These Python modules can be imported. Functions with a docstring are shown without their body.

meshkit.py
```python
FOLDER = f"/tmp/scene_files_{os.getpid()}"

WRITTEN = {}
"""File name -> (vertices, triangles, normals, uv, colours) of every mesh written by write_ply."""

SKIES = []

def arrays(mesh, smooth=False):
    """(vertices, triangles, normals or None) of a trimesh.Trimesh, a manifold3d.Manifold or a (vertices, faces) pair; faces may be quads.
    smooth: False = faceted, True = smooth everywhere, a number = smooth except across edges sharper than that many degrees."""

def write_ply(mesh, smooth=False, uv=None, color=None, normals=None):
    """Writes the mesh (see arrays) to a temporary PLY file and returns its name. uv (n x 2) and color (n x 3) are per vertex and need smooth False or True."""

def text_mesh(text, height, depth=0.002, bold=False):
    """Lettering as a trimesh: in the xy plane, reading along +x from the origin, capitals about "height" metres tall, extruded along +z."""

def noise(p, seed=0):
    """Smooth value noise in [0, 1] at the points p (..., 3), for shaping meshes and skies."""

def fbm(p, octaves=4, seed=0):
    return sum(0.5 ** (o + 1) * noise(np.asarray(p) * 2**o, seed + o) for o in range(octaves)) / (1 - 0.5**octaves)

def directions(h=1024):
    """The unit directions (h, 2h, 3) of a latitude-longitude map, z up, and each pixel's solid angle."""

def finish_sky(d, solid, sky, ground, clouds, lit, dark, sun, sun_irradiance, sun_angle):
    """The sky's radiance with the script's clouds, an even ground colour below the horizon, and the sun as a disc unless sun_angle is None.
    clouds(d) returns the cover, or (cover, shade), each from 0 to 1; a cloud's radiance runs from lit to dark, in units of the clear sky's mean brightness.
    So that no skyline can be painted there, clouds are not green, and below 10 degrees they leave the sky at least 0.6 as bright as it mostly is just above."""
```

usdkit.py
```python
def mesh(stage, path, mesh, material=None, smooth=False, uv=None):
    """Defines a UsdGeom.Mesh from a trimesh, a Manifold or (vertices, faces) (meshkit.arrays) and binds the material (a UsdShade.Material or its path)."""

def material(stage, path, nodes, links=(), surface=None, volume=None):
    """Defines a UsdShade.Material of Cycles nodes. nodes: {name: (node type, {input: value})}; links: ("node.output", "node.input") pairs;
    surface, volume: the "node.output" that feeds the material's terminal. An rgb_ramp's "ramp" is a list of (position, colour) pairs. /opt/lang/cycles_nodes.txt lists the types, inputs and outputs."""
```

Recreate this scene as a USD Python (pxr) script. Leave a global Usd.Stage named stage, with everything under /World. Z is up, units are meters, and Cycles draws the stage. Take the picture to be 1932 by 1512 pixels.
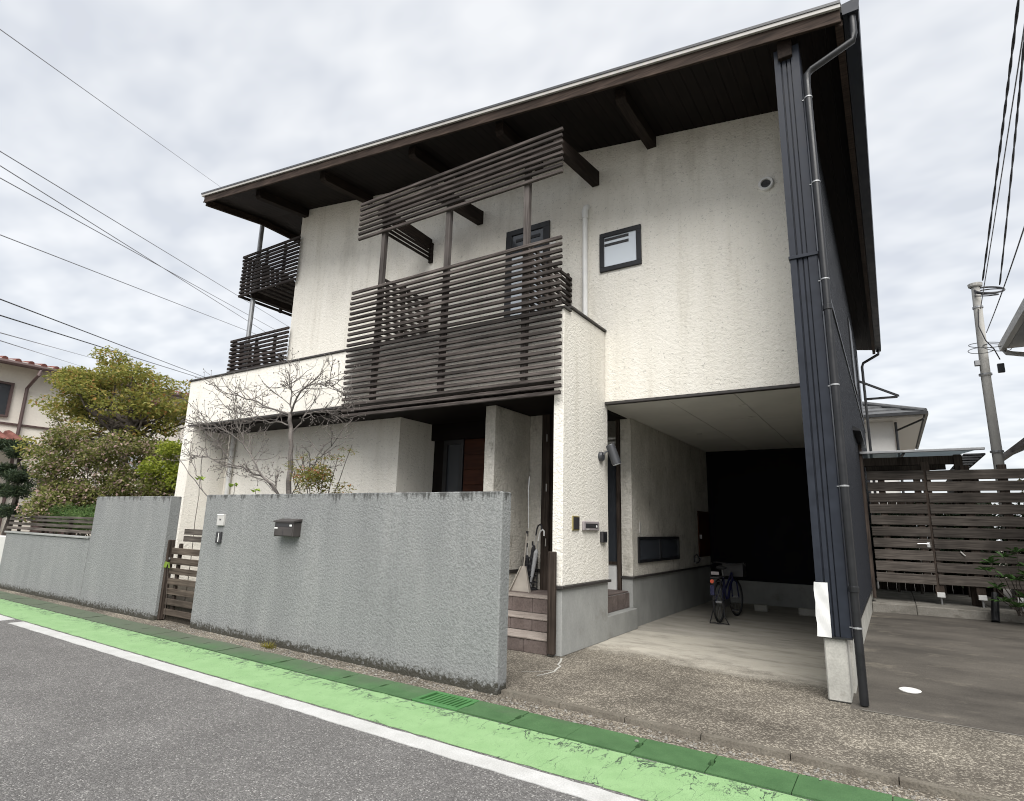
import math, random
import numpy as np, trimesh
from shapely.geometry import Polygon
import usdkit, meshkit
from pxr import Usd, UsdGeom, UsdLux, UsdShade, Gf, Sdf

stage = Usd.Stage.CreateInMemory()
UsdGeom.SetStageUpAxis(stage, "Z")
World = UsdGeom.Xform.Define(stage, "/World")
stage.SetDefaultPrim(World.GetPrim())
UsdGeom.Scope.Define(stage, "/World/Looks")

# ------------------------------------------------------------------ camera, sky, sun, exposure
EXPOSURE = 1.90
SKY_STRENGTH = 0.092
SUN_INTENSITY = 0.4
SUN_ANGLE = 50.0
SUN_DIR = np.array([0.32, -0.50, 0.80]); SUN_DIR /= np.linalg.norm(SUN_DIR)
RIGHT = (0.842867, 0.537484, 0.026179)
UP = (0.091443, -0.191001, 0.977321)
FWD = (-0.530295, 0.821358, 0.210138)
cam = UsdGeom.Camera.Define(stage, "/World/camera")
cam.AddTransformOp().Set(Gf.Matrix4d(*RIGHT, 0, *UP, 0, *[-a for a in FWD], 0, 0, 0, 1.5, 1))
cam.CreateFocalLengthAttr(20.49); cam.CreateHorizontalApertureAttr(36.0)
cam.CreateVerticalApertureAttr(36.0 * 801 / 1024); cam.CreateClippingRangeAttr(Gf.Vec2f(0.05, 5000))
cam.CreateExposureAttr(EXPOSURE)

el, rotn = math.asin(SUN_DIR[2]), math.atan2(SUN_DIR[0], SUN_DIR[1])
sky_mat = usdkit.material(stage, "/World/Looks/sky_overcast", {
    "tc": ("texture_coordinate", {}),
    "sep": ("separate_xyz", {}),
    "zc": ("math", {"math_type": "maximum", "value2": 0.0}),
    "za": ("math", {"math_type": "add", "value2": 0.22}),
    "ux": ("math", {"math_type": "divide"}), "uy": ("math", {"math_type": "divide"}),
    "uv": ("combine_xyz", {"z": 0.0}),
    "mp": ("mapping", {"scale": (1.0, 1.0, 1.0), "rotation": (0, 0, 0.6)}),
    "mp2": ("mapping", {"scale": (1.0, 1.5, 1.0), "rotation": (0, 0, 0.9)}),
    "n1": ("noise_texture", {"scale": 7.0, "detail": 2.5, "roughness": 0.42, "distortion": 0.1}),
    "n2": ("noise_texture", {"scale": 1.3, "detail": 2.0, "roughness": 0.5}),
    "add": ("math", {"math_type": "multiply_add", "value2": 0.55}),
    "half": ("math", {"math_type": "multiply", "value2": 0.45}),
    "ramp": ("rgb_ramp", {"ramp": [(0.0, (2.05, 2.13, 2.28)), (0.38, (2.12, 2.20, 2.34)), (0.5, (2.42, 2.48, 2.57)), (0.62, (2.74, 2.77, 2.81)), (1.0, (2.9, 2.9, 2.92))]}),
    "sky": ("sky_texture", {"sky_type": "single_scattering", "sun_disc": False, "sun_elevation": el, "sun_rotation": rotn, "aerosol_density": 2.0}),
    "mix": ("mix_color", {"fac": 0.93, "use_clamp": False}),
    "bg": ("background_shader", {"strength": SKY_STRENGTH}),
}, [("tc.generated", "sep.vector"), ("sep.z", "zc.value1"), ("zc.value", "za.value1"), ("sep.x", "ux.value1"), ("za.value", "ux.value2"),
    ("sep.y", "uy.value1"), ("za.value", "uy.value2"), ("ux.value", "uv.x"), ("uy.value", "uv.y"), ("uv.vector", "mp.vector"), ("uv.vector", "mp2.vector"),
    ("mp2.vector", "n1.vector"), ("mp.vector", "n2.vector"), ("n2.fac", "half.value1"), ("n1.fac", "add.value1"), ("half.value", "add.value3"),
    ("add.value", "ramp.fac"), ("sky.color", "mix.a"), ("ramp.color", "mix.b"), ("mix.result", "bg.color")], surface="bg.background")
dome = UsdLux.DomeLight.Define(stage, "/World/sky")
UsdShade.MaterialBindingAPI.Apply(dome.GetPrim()).Bind(sky_mat)
sun = UsdLux.DistantLight.Define(stage, "/World/sun")
sun.CreateIntensityAttr(SUN_INTENSITY); sun.CreateAngleAttr(SUN_ANGLE); sun.CreateNormalizeAttr(True)
sun.CreateColorAttr(Gf.Vec3f(1.0, 0.975, 0.94))
_z = SUN_DIR; _x = np.cross([0, 0, 1.0], _z); _x /= np.linalg.norm(_x); _y = np.cross(_z, _x)
sun.AddTransformOp().Set(Gf.Matrix4d(*_x, 0, *_y, 0, *_z, 0, 0, 0, 30, 1))

# ------------------------------------------------------------------ helpers
R = random.Random(7)
RN = np.random.default_rng(11)
_count = {}
_origin = {"/World": np.zeros(3)}


def path_for(parent, name):
    k = (parent, name); n = _count.get(k, -1) + 1; _count[k] = n
    return f"{parent}/{name}" if n == 0 else f"{parent}/{name}_{n:03d}"


def pp(parent):
    return "/World" if parent is None else (parent if isinstance(parent, str) else str(parent.GetPath()))


def setdata(prim, label=None, cat=None, group=None, kind=None):
    for k, v in (("label", label), ("category", cat), ("group", group), ("kind", kind)):
        if v: prim.SetCustomDataByKey(k, v)


def thing(name, label, cat, loc=(0, 0, 0), group=None, parent=None):
    """An Xform at the thing's base; the shapes of its parts are given in world metres."""
    p = path_for(pp(parent), name)
    x = UsdGeom.Xform.Define(stage, p)
    o = _origin[pp(parent)]
    x.AddTranslateOp().Set(Gf.Vec3d(*(np.array(loc, float) - o)))
    _origin[p] = np.array(loc, float)
    setdata(x.GetPrim(), label, cat, group)
    return p


def obj(name, mesh, m, parent=None, label=None, cat=None, group=None, kind=None, smooth=False):
    par = pp(parent); p = path_for(par, name)
    if isinstance(mesh, MB): mesh = mesh.get()
    if isinstance(mesh, trimesh.Trimesh): mesh = (np.array(mesh.vertices), np.array(mesh.faces))
    v, f = mesh
    g = usdkit.mesh(stage, p, (np.asarray(v) - _origin[par], f), LOOK[m], smooth=smooth)
    _origin[p] = _origin[par]
    if m in LEAFY:                                   # each blade has its own tone
        n = len(v); k = 4 if n % 4 == 0 and n > 6 else n
        tone = np.repeat(np.random.default_rng(n + len(p)).uniform(0, 1, n // k), k)
        UsdGeom.PrimvarsAPI(g).CreatePrimvar("tone", Sdf.ValueTypeNames.FloatArray, "vertex").Set(list(map(float, tone)))
    setdata(g.GetPrim(), label, cat, group, kind)
    return p


LEAFY = set()
CUBE_F = np.array([[0, 2, 1], [0, 3, 2], [4, 5, 6], [4, 6, 7], [0, 1, 5], [0, 5, 4], [1, 2, 6], [1, 6, 5], [2, 3, 7], [2, 7, 6], [3, 0, 4], [3, 4, 7]])


def _bevel_template():
    vs, idx = [], {}
    for sx in (0, 1):
        for sy in (0, 1):
            for sz in (0, 1):
                for a in range(3):
                    idx[(sx, sy, sz, a)] = len(vs); vs.append((sx, sy, sz, a))
    F = []
    for a in range(3):
        o = [i for i in range(3) if i != a]
        for s in (0, 1):
            c = []
            for p, q in ((0, 0), (1, 0), (1, 1), (0, 1)):
                k = [0, 0, 0]; k[a] = s; k[o[0]] = p; k[o[1]] = q; c.append(idx[(*k, a)])
            F += [[c[0], c[1], c[2]], [c[0], c[2], c[3]]]
        for p in (0, 1):
            for q in (0, 1):
                k0 = [0, 0, 0]; k0[o[0]] = p; k0[o[1]] = q; k1 = list(k0); k1[a] = 1
                e = [idx[(*k0, o[0])], idx[(*k1, o[0])], idx[(*k1, o[1])], idx[(*k0, o[1])]]
                F += [[e[0], e[1], e[2]], [e[0], e[2], e[3]]]
    for sx in (0, 1):
        for sy in (0, 1):
            for sz in (0, 1):
                F.append([idx[(sx, sy, sz, a)] for a in range(3)])
    return vs, np.array(F)


_BV, _BF = _bevel_template()


class MB:
    """Collects shapes into one mesh."""
    def __init__(self): self.v, self.f, self.n = [], [], 0

    def add(self, v, f=None):
        if f is None: v, f = np.array(v.vertices), np.array(v.faces)
        v, f = np.asarray(v, float), np.asarray(f, int)
        if f.shape[1] == 4: f = np.vstack([f[:, [0, 1, 2]], f[:, [0, 2, 3]]])
        self.v.append(v); self.f.append(f + self.n); self.n += len(v); return self

    def box(self, x0, x1, y0, y1, z0, z1, b=0.0):
        lo, hi = np.array([x0, y0, z0], float), np.array([x1, y1, z1], float)
        if b <= 0:
            v = np.array([[x0, y0, z0], [x1, y0, z0], [x1, y1, z0], [x0, y1, z0], [x0, y0, z1], [x1, y0, z1], [x1, y1, z1], [x0, y1, z1]], float)
            return self.add(v, CUBE_F)
        b = min(b, 0.45 * (hi - lo).min()); v = []
        for sx, sy, sz, a in _BV:
            s = np.array([sx, sy, sz]); p = np.where(s == 1, hi, lo); i = np.where(s == 1, -b, b).astype(float); i[a] = 0; v.append(p + i)
        return self.add(np.array(v), self._orient(np.array(v), _BF))

    @staticmethod
    def _orient(v, f):
        c = v.mean(0); n = np.cross(v[f[:, 1]] - v[f[:, 0]], v[f[:, 2]] - v[f[:, 0]]); out = ((v[f].mean(1) - c) * n).sum(1) < 0
        f = f.copy(); f[out] = f[out][:, ::-1]; return f

    def hexa(self, p):
        p = np.asarray(p, float); return self.add(p, self._orient(p, CUBE_F))

    def quad(self, a, b, c, d): return self.add([a, b, c, d], [[0, 1, 2], [0, 2, 3]])

    def slab(self, x0, x1, y0, y1, zb, zt):
        """Box between x0..x1, y0..y1 whose bottom and top are functions of x."""
        return self.hexa([[x0, y0, zb(x0)], [x1, y0, zb(x1)], [x1, y1, zb(x1)], [x0, y1, zb(x0)], [x0, y0, zt(x0)], [x1, y0, zt(x1)], [x1, y1, zt(x1)], [x0, y1, zt(x0)]])

    def prism(self, pts, axis, a0, a1):
        """2-D outline extruded along an axis: z (x,y), y (x,z), x (y,z)."""
        m = trimesh.creation.extrude_polygon(Polygon(pts), a1 - a0, engine="earcut"); v = np.array(m.vertices); f = np.array(m.faces)
        v[:, 2] += a0
        if axis == "y": v = v[:, [0, 2, 1]]; f = f[:, ::-1]
        if axis == "x": v = v[:, [2, 0, 1]]
        return self.add(v, f)

    def tube(self, pts, r, n=6, cap=True):
        pts = np.asarray(pts, float); r = np.broadcast_to(np.asarray(r, float), (len(pts),))
        t = np.gradient(pts, axis=0); t /= np.maximum(np.linalg.norm(t, axis=1, keepdims=True), 1e-9)
        u = np.cross(t[0], [0, 0, 1.0] if abs(t[0][2]) < 0.9 else [1.0, 0, 0]); u /= np.linalg.norm(u); V = []
        for i in range(len(pts)):
            u = u - t[i] * (u @ t[i]); u /= max(np.linalg.norm(u), 1e-9); w = np.cross(t[i], u)
            a = np.arange(n) * 2 * np.pi / n
            V.append(pts[i] + r[i] * (np.cos(a)[:, None] * u + np.sin(a)[:, None] * w))
        V = np.concatenate(V); F = []
        for i in range(len(pts) - 1):
            for k in range(n):
                a, b = i * n + k, i * n + (k + 1) % n; F += [[a, b, b + n], [a, b + n, a + n]]
        if cap:
            e = (len(pts) - 1) * n
            for k in range(1, n - 1): F += [[0, k + 1, k], [e, e + k, e + k + 1]]
        return self.add(V, F)

    def rod(self, a, b, r, n=8): return self.tube([a, b], r, n)

    def ring(self, c, axis, rad, r, n=28, m=6, sx=1.0):
        c = np.asarray(c, float); axis = np.asarray(axis, float); axis /= np.linalg.norm(axis)
        u = np.cross(axis, [0, 0, 1.0] if abs(axis[2]) < 0.9 else [1.0, 0, 0]); u /= np.linalg.norm(u); w = np.cross(axis, u)
        a = np.arange(n + 1) * 2 * np.pi / n
        return self.tube(c + rad * (np.cos(a)[:, None] * u * sx + np.sin(a)[:, None] * w), r, m, cap=False)

    def lathe(self, prof, c, n=20):
        prof = np.asarray(prof, float); a = np.arange(n) * 2 * np.pi / n
        V = np.concatenate([np.stack([r * np.cos(a) + c[0], r * np.sin(a) + c[1], np.full(n, z + c[2])], 1) for r, z in prof]); F = []
        for i in range(len(prof) - 1):
            for k in range(n):
                p, q = i * n + k, i * n + (k + 1) % n; F += [[p, q, q + n], [p, q + n, p + n]]
        return self.add(V, F)

    def ball(self, c, r, sub=1):
        m = trimesh.creation.icosphere(sub, 1.0); return self.add(np.array(m.vertices) * np.asarray(r) + np.asarray(c), m.faces)

    def get(self): return np.concatenate(self.v), np.concatenate(self.f)


def B(*a, b=0.0): return MB().box(*a, b=b)


# ------------------------------------------------------------------ materials
LOOK = {}


def mat(name, nodes, links, surface="p.BSDF"):
    LOOK[name] = usdkit.material(stage, f"/World/Looks/{name}", nodes, links, surface=surface)


def plain(name, col, rough=0.5, metallic=0.0, vary=0.0, spec=0.5, coat=0.0):
    n = {"p": ("principled_bsdf", {"base_color": col, "roughness": rough, "metallic": metallic, "specular_ior_level": spec, "coat_weight": coat})}
    l = []
    if vary:
        n |= {"g": ("geometry", {}), "n": ("noise_texture", {"scale": 6.0, "detail": 5.0, "roughness": 0.6}),
              "r": ("rgb_ramp", {"ramp": [(0.3, tuple(c * (1 - vary) for c in col)), (0.7, tuple(min(1, c * (1 + vary)) for c in col))]}),
              "rr": ("map_range", {"from_min": 0.3, "from_max": 0.7, "to_min": rough - 0.1, "to_max": rough + 0.12})}
        l = [("g.position", "n.vector"), ("n.fac", "r.fac"), ("r.color", "p.base_color"), ("n.fac", "rr.value"), ("rr.result", "p.roughness")]
    mat(name, n, l)


def rough_surface(name, a, b, scale=3.0, stretch=(1, 1, 1), fine=40.0, fine_amt=0.25, bump_scale=40.0, bump_stretch=(1, 1, 1), bump=0.4, dist=0.01,
                  rough=0.85, dirt=None, dirt_scale=2.0, dirt_stretch=(1, 1, 1), dirt_lo=0.52, dirt_hi=0.75, detail=5.0):
    """Two tones by broad noise, darkened by fine noise, dirt blotches, and relief."""
    n = {"g": ("geometry", {}),
         "m1": ("mapping", {"scale": stretch}), "n1": ("noise_texture", {"scale": scale, "detail": detail, "roughness": 0.6}),
         "c1": ("rgb_ramp", {"ramp": [(0.3, a), (0.7, b)]}),
         "nf": ("noise_texture", {"scale": fine, "detail": 3.0, "roughness": 0.65}),
         "cf": ("rgb_ramp", {"ramp": [(0.3, (1 - fine_amt,) * 3), (0.7, (1.0,) * 3)]}),
         "mx": ("mix_color", {"blend_type": "multiply", "fac": 1.0}),
         "mb": ("mapping", {"scale": bump_stretch}), "nb": ("noise_texture", {"scale": bump_scale, "detail": 3.0, "roughness": 0.55}),
         "bp": ("bump", {"strength": bump, "distance": dist}),
         "p": ("principled_bsdf", {"roughness": rough, "specular_ior_level": 0.3})}
    l = [("g.position", "m1.vector"), ("m1.vector", "n1.vector"), ("n1.fac", "c1.fac"), ("g.position", "nf.vector"), ("nf.fac", "cf.fac"),
         ("c1.color", "mx.a"), ("cf.color", "mx.b"), ("g.position", "mb.vector"), ("mb.vector", "nb.vector"), ("nb.fac", "bp.height"), ("bp.normal", "p.normal")]
    out = "mx.result"
    if dirt:
        n |= {"md": ("mapping", {"scale": dirt_stretch}), "nd": ("noise_texture", {"scale": dirt_scale, "detail": 6.0, "roughness": 0.7}),
              "rd": ("map_range", {"from_min": dirt_lo, "from_max": dirt_hi, "to_min": 0.0, "to_max": 1.0, "clamp": True}),
              "dx": ("mix_color", {"b": dirt})}
        l += [("g.position", "md.vector"), ("md.vector", "nd.vector"), ("nd.fac", "rd.value"), ("rd.result", "dx.fac"), (out, "dx.a")]
        out = "dx.result"
    mat(name, n, l + [(out, "p.base_color")])


def wood(name, a, b, axis, rough=0.75, vary=0.5, streak=30.0):
    s = [streak, streak, streak]; s["xyz".index(axis)] = 1.2
    mat(name, {"g": ("geometry", {}), "oi": ("object_info", {}), "off": ("vector_math", {"math_type": "add"}), "cx": ("combine_xyz", {}),
               "k": ("math", {"math_type": "multiply", "value2": 37.0}),
               "m": ("mapping", {"scale": tuple(s)}), "n": ("noise_texture", {"scale": 1.6, "detail": 5.0, "roughness": 0.65, "distortion": 0.4}),
               "r": ("rgb_ramp", {"ramp": [(0.3, a), (0.72, b)]}),
               "vr": ("map_range", {"from_min": 0.0, "from_max": 1.0, "to_min": 1.0 - vary / 2, "to_max": 1.0 + vary / 2}),
               "h": ("hsv", {}), "bp": ("bump", {"strength": 0.5, "distance": 0.004}),
               "n2": ("noise_texture", {"scale": 2.2, "detail": 3.0}), "r2": ("rgb_ramp", {"ramp": [(0.35, (0.72,) * 3), (0.65, (1.1,) * 3)]}), "mx": ("mix_color", {"blend_type": "multiply", "fac": 1.0, "use_clamp": False}),
               "p": ("principled_bsdf", {"roughness": rough, "specular_ior_level": 0.14})},
        [("oi.random", "k.value1"), ("k.value", "cx.x"), ("k.value", "cx.y"), ("k.value", "cx.z"), ("g.position", "off.vector1"), ("cx.vector", "off.vector2"), ("off.vector", "m.vector"), ("m.vector", "n.vector"),
         ("n.fac", "r.fac"), ("oi.random", "vr.value"), ("vr.result", "h.value"), ("g.position", "n2.vector"), ("n2.fac", "r2.fac"), ("r.color", "mx.a"), ("r2.color", "mx.b"), ("mx.result", "h.color"),
         ("n.fac", "bp.height"), ("bp.normal", "p.normal"), ("h.color", "p.base_color")])


def leafy(name, stops, trans=0.35, rough=0.5):
    LEAFY.add(name)
    mat(name, {"g": ("attribute", {"attribute": "tone"}), "r": ("rgb_ramp", {"ramp": stops}), "p": ("principled_bsdf", {"roughness": rough, "specular_ior_level": 0.3}),
               "t": ("translucent_bsdf", {}), "mx": ("mix_closure", {"fac": trans})},
        [("g.fac", "r.fac"), ("r.color", "p.base_color"), ("r.color", "t.color"), ("p.BSDF", "mx.closure1"), ("t.BSDF", "mx.closure2")], surface="mx.closure")


# white trowelled stucco of the house: relief of small ridges, faint grey rain streaks and rub marks
mat("white_stucco", {
    "g": ("geometry", {}), "ms": ("mapping", {"scale": (5.0, 5.0, 0.35)}), "ns": ("noise_texture", {"scale": 1.0, "detail": 5.0, "roughness": 0.65}),
    "c": ("rgb_ramp", {"ramp": [(0.27, (0.62, 0.59, 0.52)), (0.43, (0.72, 0.692, 0.625)), (0.7, (0.765, 0.738, 0.675))]}),
    "mp": ("mapping", {"scale": (1.0, 1.0, 1.25)}), "nb": ("noise_texture", {"scale": 21.0, "detail": 3.5, "roughness": 0.62, "distortion": 0.6}),
    "nd": ("noise_texture", {"scale": 26.0, "detail": 3.0, "roughness": 0.7, "distortion": 1.2}),
    "nm": ("noise_texture", {"scale": 0.9, "detail": 3.0}),
    "mm": ("math", {"math_type": "multiply"}),
    "pit": ("map_range", {"from_min": 0.335, "from_max": 0.40, "to_min": 0.62, "to_max": 1.0, "clamp": True}),
    "mx": ("mix_color", {"blend_type": "multiply", "fac": 1.0}),
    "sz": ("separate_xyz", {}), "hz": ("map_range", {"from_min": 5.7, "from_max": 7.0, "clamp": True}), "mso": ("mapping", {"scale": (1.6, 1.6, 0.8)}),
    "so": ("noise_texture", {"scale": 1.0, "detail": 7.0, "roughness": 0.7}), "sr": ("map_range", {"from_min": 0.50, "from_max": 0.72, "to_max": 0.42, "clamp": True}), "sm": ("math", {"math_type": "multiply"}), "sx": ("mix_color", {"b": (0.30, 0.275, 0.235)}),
    "bp": ("bump", {"strength": 0.8, "distance": 0.019}),
    "p": ("principled_bsdf", {"roughness": 0.9, "specular_ior_level": 0.2})},
    [("g.position", "ms.vector"), ("ms.vector", "ns.vector"), ("ns.fac", "c.fac"), ("g.position", "mp.vector"), ("mp.vector", "nb.vector"), ("mp.vector", "nd.vector"), ("nd.fac", "pit.value"),
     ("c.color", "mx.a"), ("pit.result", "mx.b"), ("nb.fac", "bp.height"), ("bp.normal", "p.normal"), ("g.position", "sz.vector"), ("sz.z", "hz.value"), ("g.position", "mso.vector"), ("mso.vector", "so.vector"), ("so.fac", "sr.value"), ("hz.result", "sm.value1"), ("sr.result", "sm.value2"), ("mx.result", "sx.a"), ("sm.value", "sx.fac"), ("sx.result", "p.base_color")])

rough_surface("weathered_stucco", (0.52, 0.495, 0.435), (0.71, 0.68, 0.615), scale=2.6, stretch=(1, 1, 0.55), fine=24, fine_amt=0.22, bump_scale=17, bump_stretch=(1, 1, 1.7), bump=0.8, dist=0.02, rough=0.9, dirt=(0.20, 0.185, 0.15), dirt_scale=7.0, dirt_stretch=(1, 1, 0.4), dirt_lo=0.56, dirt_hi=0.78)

# grey sprayed garden wall: grains, pale vertical run marks, black mould along the coping and moss deepened with painted shade at the foot
mat("grey_stucco", {
    "g": ("geometry", {}), "s": ("separate_xyz", {}),
    "ms": ("mapping", {"scale": (3.0, 3.0, 0.5)}), "ns": ("noise_texture", {"scale": 1.0, "detail": 6.0, "roughness": 0.65}),
    "c": ("rgb_ramp", {"ramp": [(0.27, (0.190, 0.195, 0.193)), (0.5, (0.214, 0.220, 0.217)), (0.76, (0.25, 0.254, 0.248))]}),
    "nb": ("noise_texture", {"scale": 42.0, "detail": 2.5, "roughness": 0.6}),
    "gr": ("rgb_ramp", {"ramp": [(0.34, (0.82,) * 3), (0.6, (1.06,) * 3)]}),
    "mx": ("mix_color", {"blend_type": "multiply", "fac": 1.0, "use_clamp": False}),
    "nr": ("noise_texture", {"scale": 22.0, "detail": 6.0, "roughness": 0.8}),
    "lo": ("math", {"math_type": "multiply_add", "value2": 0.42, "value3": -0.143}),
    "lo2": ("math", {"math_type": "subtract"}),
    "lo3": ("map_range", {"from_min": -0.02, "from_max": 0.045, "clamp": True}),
    "m4": ("mapping", {"scale": (9.0, 9.0, 1.6)}), "nt": ("noise_texture", {"scale": 1.0, "detail": 6.0, "roughness": 0.75}),
    "hi": ("math", {"math_type": "multiply_add", "value2": 0.66, "value3": -0.305}),
    "hi1": ("math", {"math_type": "subtract", "value1": 1.83}),
    "hi2": ("math", {"math_type": "subtract"}),
    "hi3": ("map_range", {"from_min": -0.025, "from_max": 0.03, "to_max": 0.85, "clamp": True}),
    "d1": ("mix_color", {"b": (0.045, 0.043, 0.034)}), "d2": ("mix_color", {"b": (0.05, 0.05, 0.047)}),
    "bp": ("bump", {"strength": 0.9, "distance": 0.012}),
    "p": ("principled_bsdf", {"roughness": 0.9, "specular_ior_level": 0.25})},
    [("g.position", "s.vector"), ("g.position", "ms.vector"), ("ms.vector", "ns.vector"), ("ns.fac", "c.fac"), ("g.position", "nb.vector"), ("nb.fac", "gr.fac"), ("c.color", "mx.a"), ("gr.color", "mx.b"),
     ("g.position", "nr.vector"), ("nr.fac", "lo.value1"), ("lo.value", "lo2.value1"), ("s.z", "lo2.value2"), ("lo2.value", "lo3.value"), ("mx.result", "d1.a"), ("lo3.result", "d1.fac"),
     ("g.position", "m4.vector"), ("m4.vector", "nt.vector"), ("nt.fac", "hi.value1"), ("s.z", "hi1.value2"), ("hi.value", "hi2.value1"), ("hi1.value", "hi2.value2"), ("hi2.value", "hi3.value"), ("d1.result", "d2.a"), ("hi3.result", "d2.fac"),
     ("nb.fac", "bp.height"), ("bp.normal", "p.normal"), ("d2.result", "p.base_color")])

# asphalt: chips of stone in dark binder
mat("asphalt", {
    "g": ("geometry", {}), "v": ("voronoi_texture", {"scale": 125.0}), "sep": ("separate_color", {}),
    "c": ("rgb_ramp", {"ramp": [(0.0, (0.082, 0.079, 0.076)), (0.45, (0.120, 0.116, 0.112)), (0.75, (0.155, 0.150, 0.145)), (0.93, (0.205, 0.20, 0.192)), (1.0, (0.38, 0.37, 0.35))]}),
    "n": ("noise_texture", {"scale": 0.9, "detail": 6.0, "roughness": 0.66}), "cn": ("rgb_ramp", {"ramp": [(0.3, (0.78,) * 3), (0.7, (1.14,) * 3)]}),
    "mx": ("mix_color", {"blend_type": "multiply", "fac": 1.0, "use_clamp": False}),
    "bp": ("bump", {"strength": 0.9, "distance": 0.006, "invert": True}), "p": ("principled_bsdf", {"roughness": 0.85, "specular_ior_level": 0.3})},
    [("g.position", "v.vector"), ("v.color", "sep.color"), ("sep.r", "c.fac"), ("g.position", "n.vector"), ("n.fac", "cn.fac"), ("c.color", "mx.a"), ("cn.color", "mx.b"), ("v.distance", "bp.height"), ("bp.normal", "p.normal"), ("mx.result", "p.base_color")])


def exposed_aggregate(name, binder, chips, lo, scale=75.0, smooth_beyond=None, smooth_col=None):
    n = {"g": ("geometry", {}), "s": ("separate_xyz", {}), "v": ("voronoi_texture", {"scale": scale}), "sep": ("separate_color", {}),
         "c": ("rgb_ramp", {"ramp": [(0.0, binder), (lo, tuple(1.25 * k for k in binder)), (lo + 0.12, tuple(0.55 * k for k in chips)), (1.0, chips)]}),
         "n": ("noise_texture", {"scale": 0.85, "detail": 7.0, "roughness": 0.66}), "cn": ("rgb_ramp", {"ramp": [(0.30, (0.42, 0.39, 0.345)), (0.5, (0.87, 0.82, 0.745)), (0.72, (1.38, 1.31, 1.18))]}),
         "mx": ("mix_color", {"blend_type": "multiply", "fac": 1.0, "use_clamp": False}),
         "bp": ("bump", {"strength": 0.8, "distance": 0.007, "invert": True}), "p": ("principled_bsdf", {"roughness": 0.8, "specular_ior_level": 0.35})}
    l = [("g.position", "s.vector"), ("g.position", "v.vector"), ("v.color", "sep.color"), ("sep.r", "c.fac"), ("g.position", "n.vector"), ("n.fac", "cn.fac"), ("c.color", "mx.a"), ("cn.color", "mx.b"), ("v.distance", "bp.height"), ("bp.normal", "p.normal")]
    out = "mx.result"
    if smooth_beyond:
        n |= {"w": ("noise_texture", {"scale": 1.6, "detail": 7.0, "roughness": 0.68}), "ww": ("math", {"math_type": "multiply_add", "value2": 1.7}),
              "wx": ("math", {"math_type": "multiply_add", "value2": 0.13}),
              "e": ("map_range", {"from_min": smooth_beyond - 0.18, "from_max": smooth_beyond + 0.3, "clamp": True}),
              "mc": ("mapping", {"scale": (1.2, 3.2, 1.0)}), "nc": ("noise_texture", {"scale": 1.5, "detail": 7.0, "roughness": 0.68}),
              "cc": ("rgb_ramp", {"ramp": [(0.28, tuple(0.55 * k for k in smooth_col)), (0.5, smooth_col), (0.75, tuple(1.15 * k for k in smooth_col))]}), "m2": ("mix_color", {})}
        l += [("g.position", "w.vector"), ("w.fac", "ww.value1"), ("s.y", "ww.value3"), ("s.x", "wx.value1"), ("ww.value", "wx.value3"), ("wx.value", "e.value"), ("g.position", "mc.vector"), ("mc.vector", "nc.vector"), ("nc.fac", "cc.fac"),
              (out, "m2.a"), ("cc.color", "m2.b"), ("e.result", "m2.fac")]
        out = "m2.result"
    mat(name, n, l + [(out, "p.base_color")])


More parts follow.
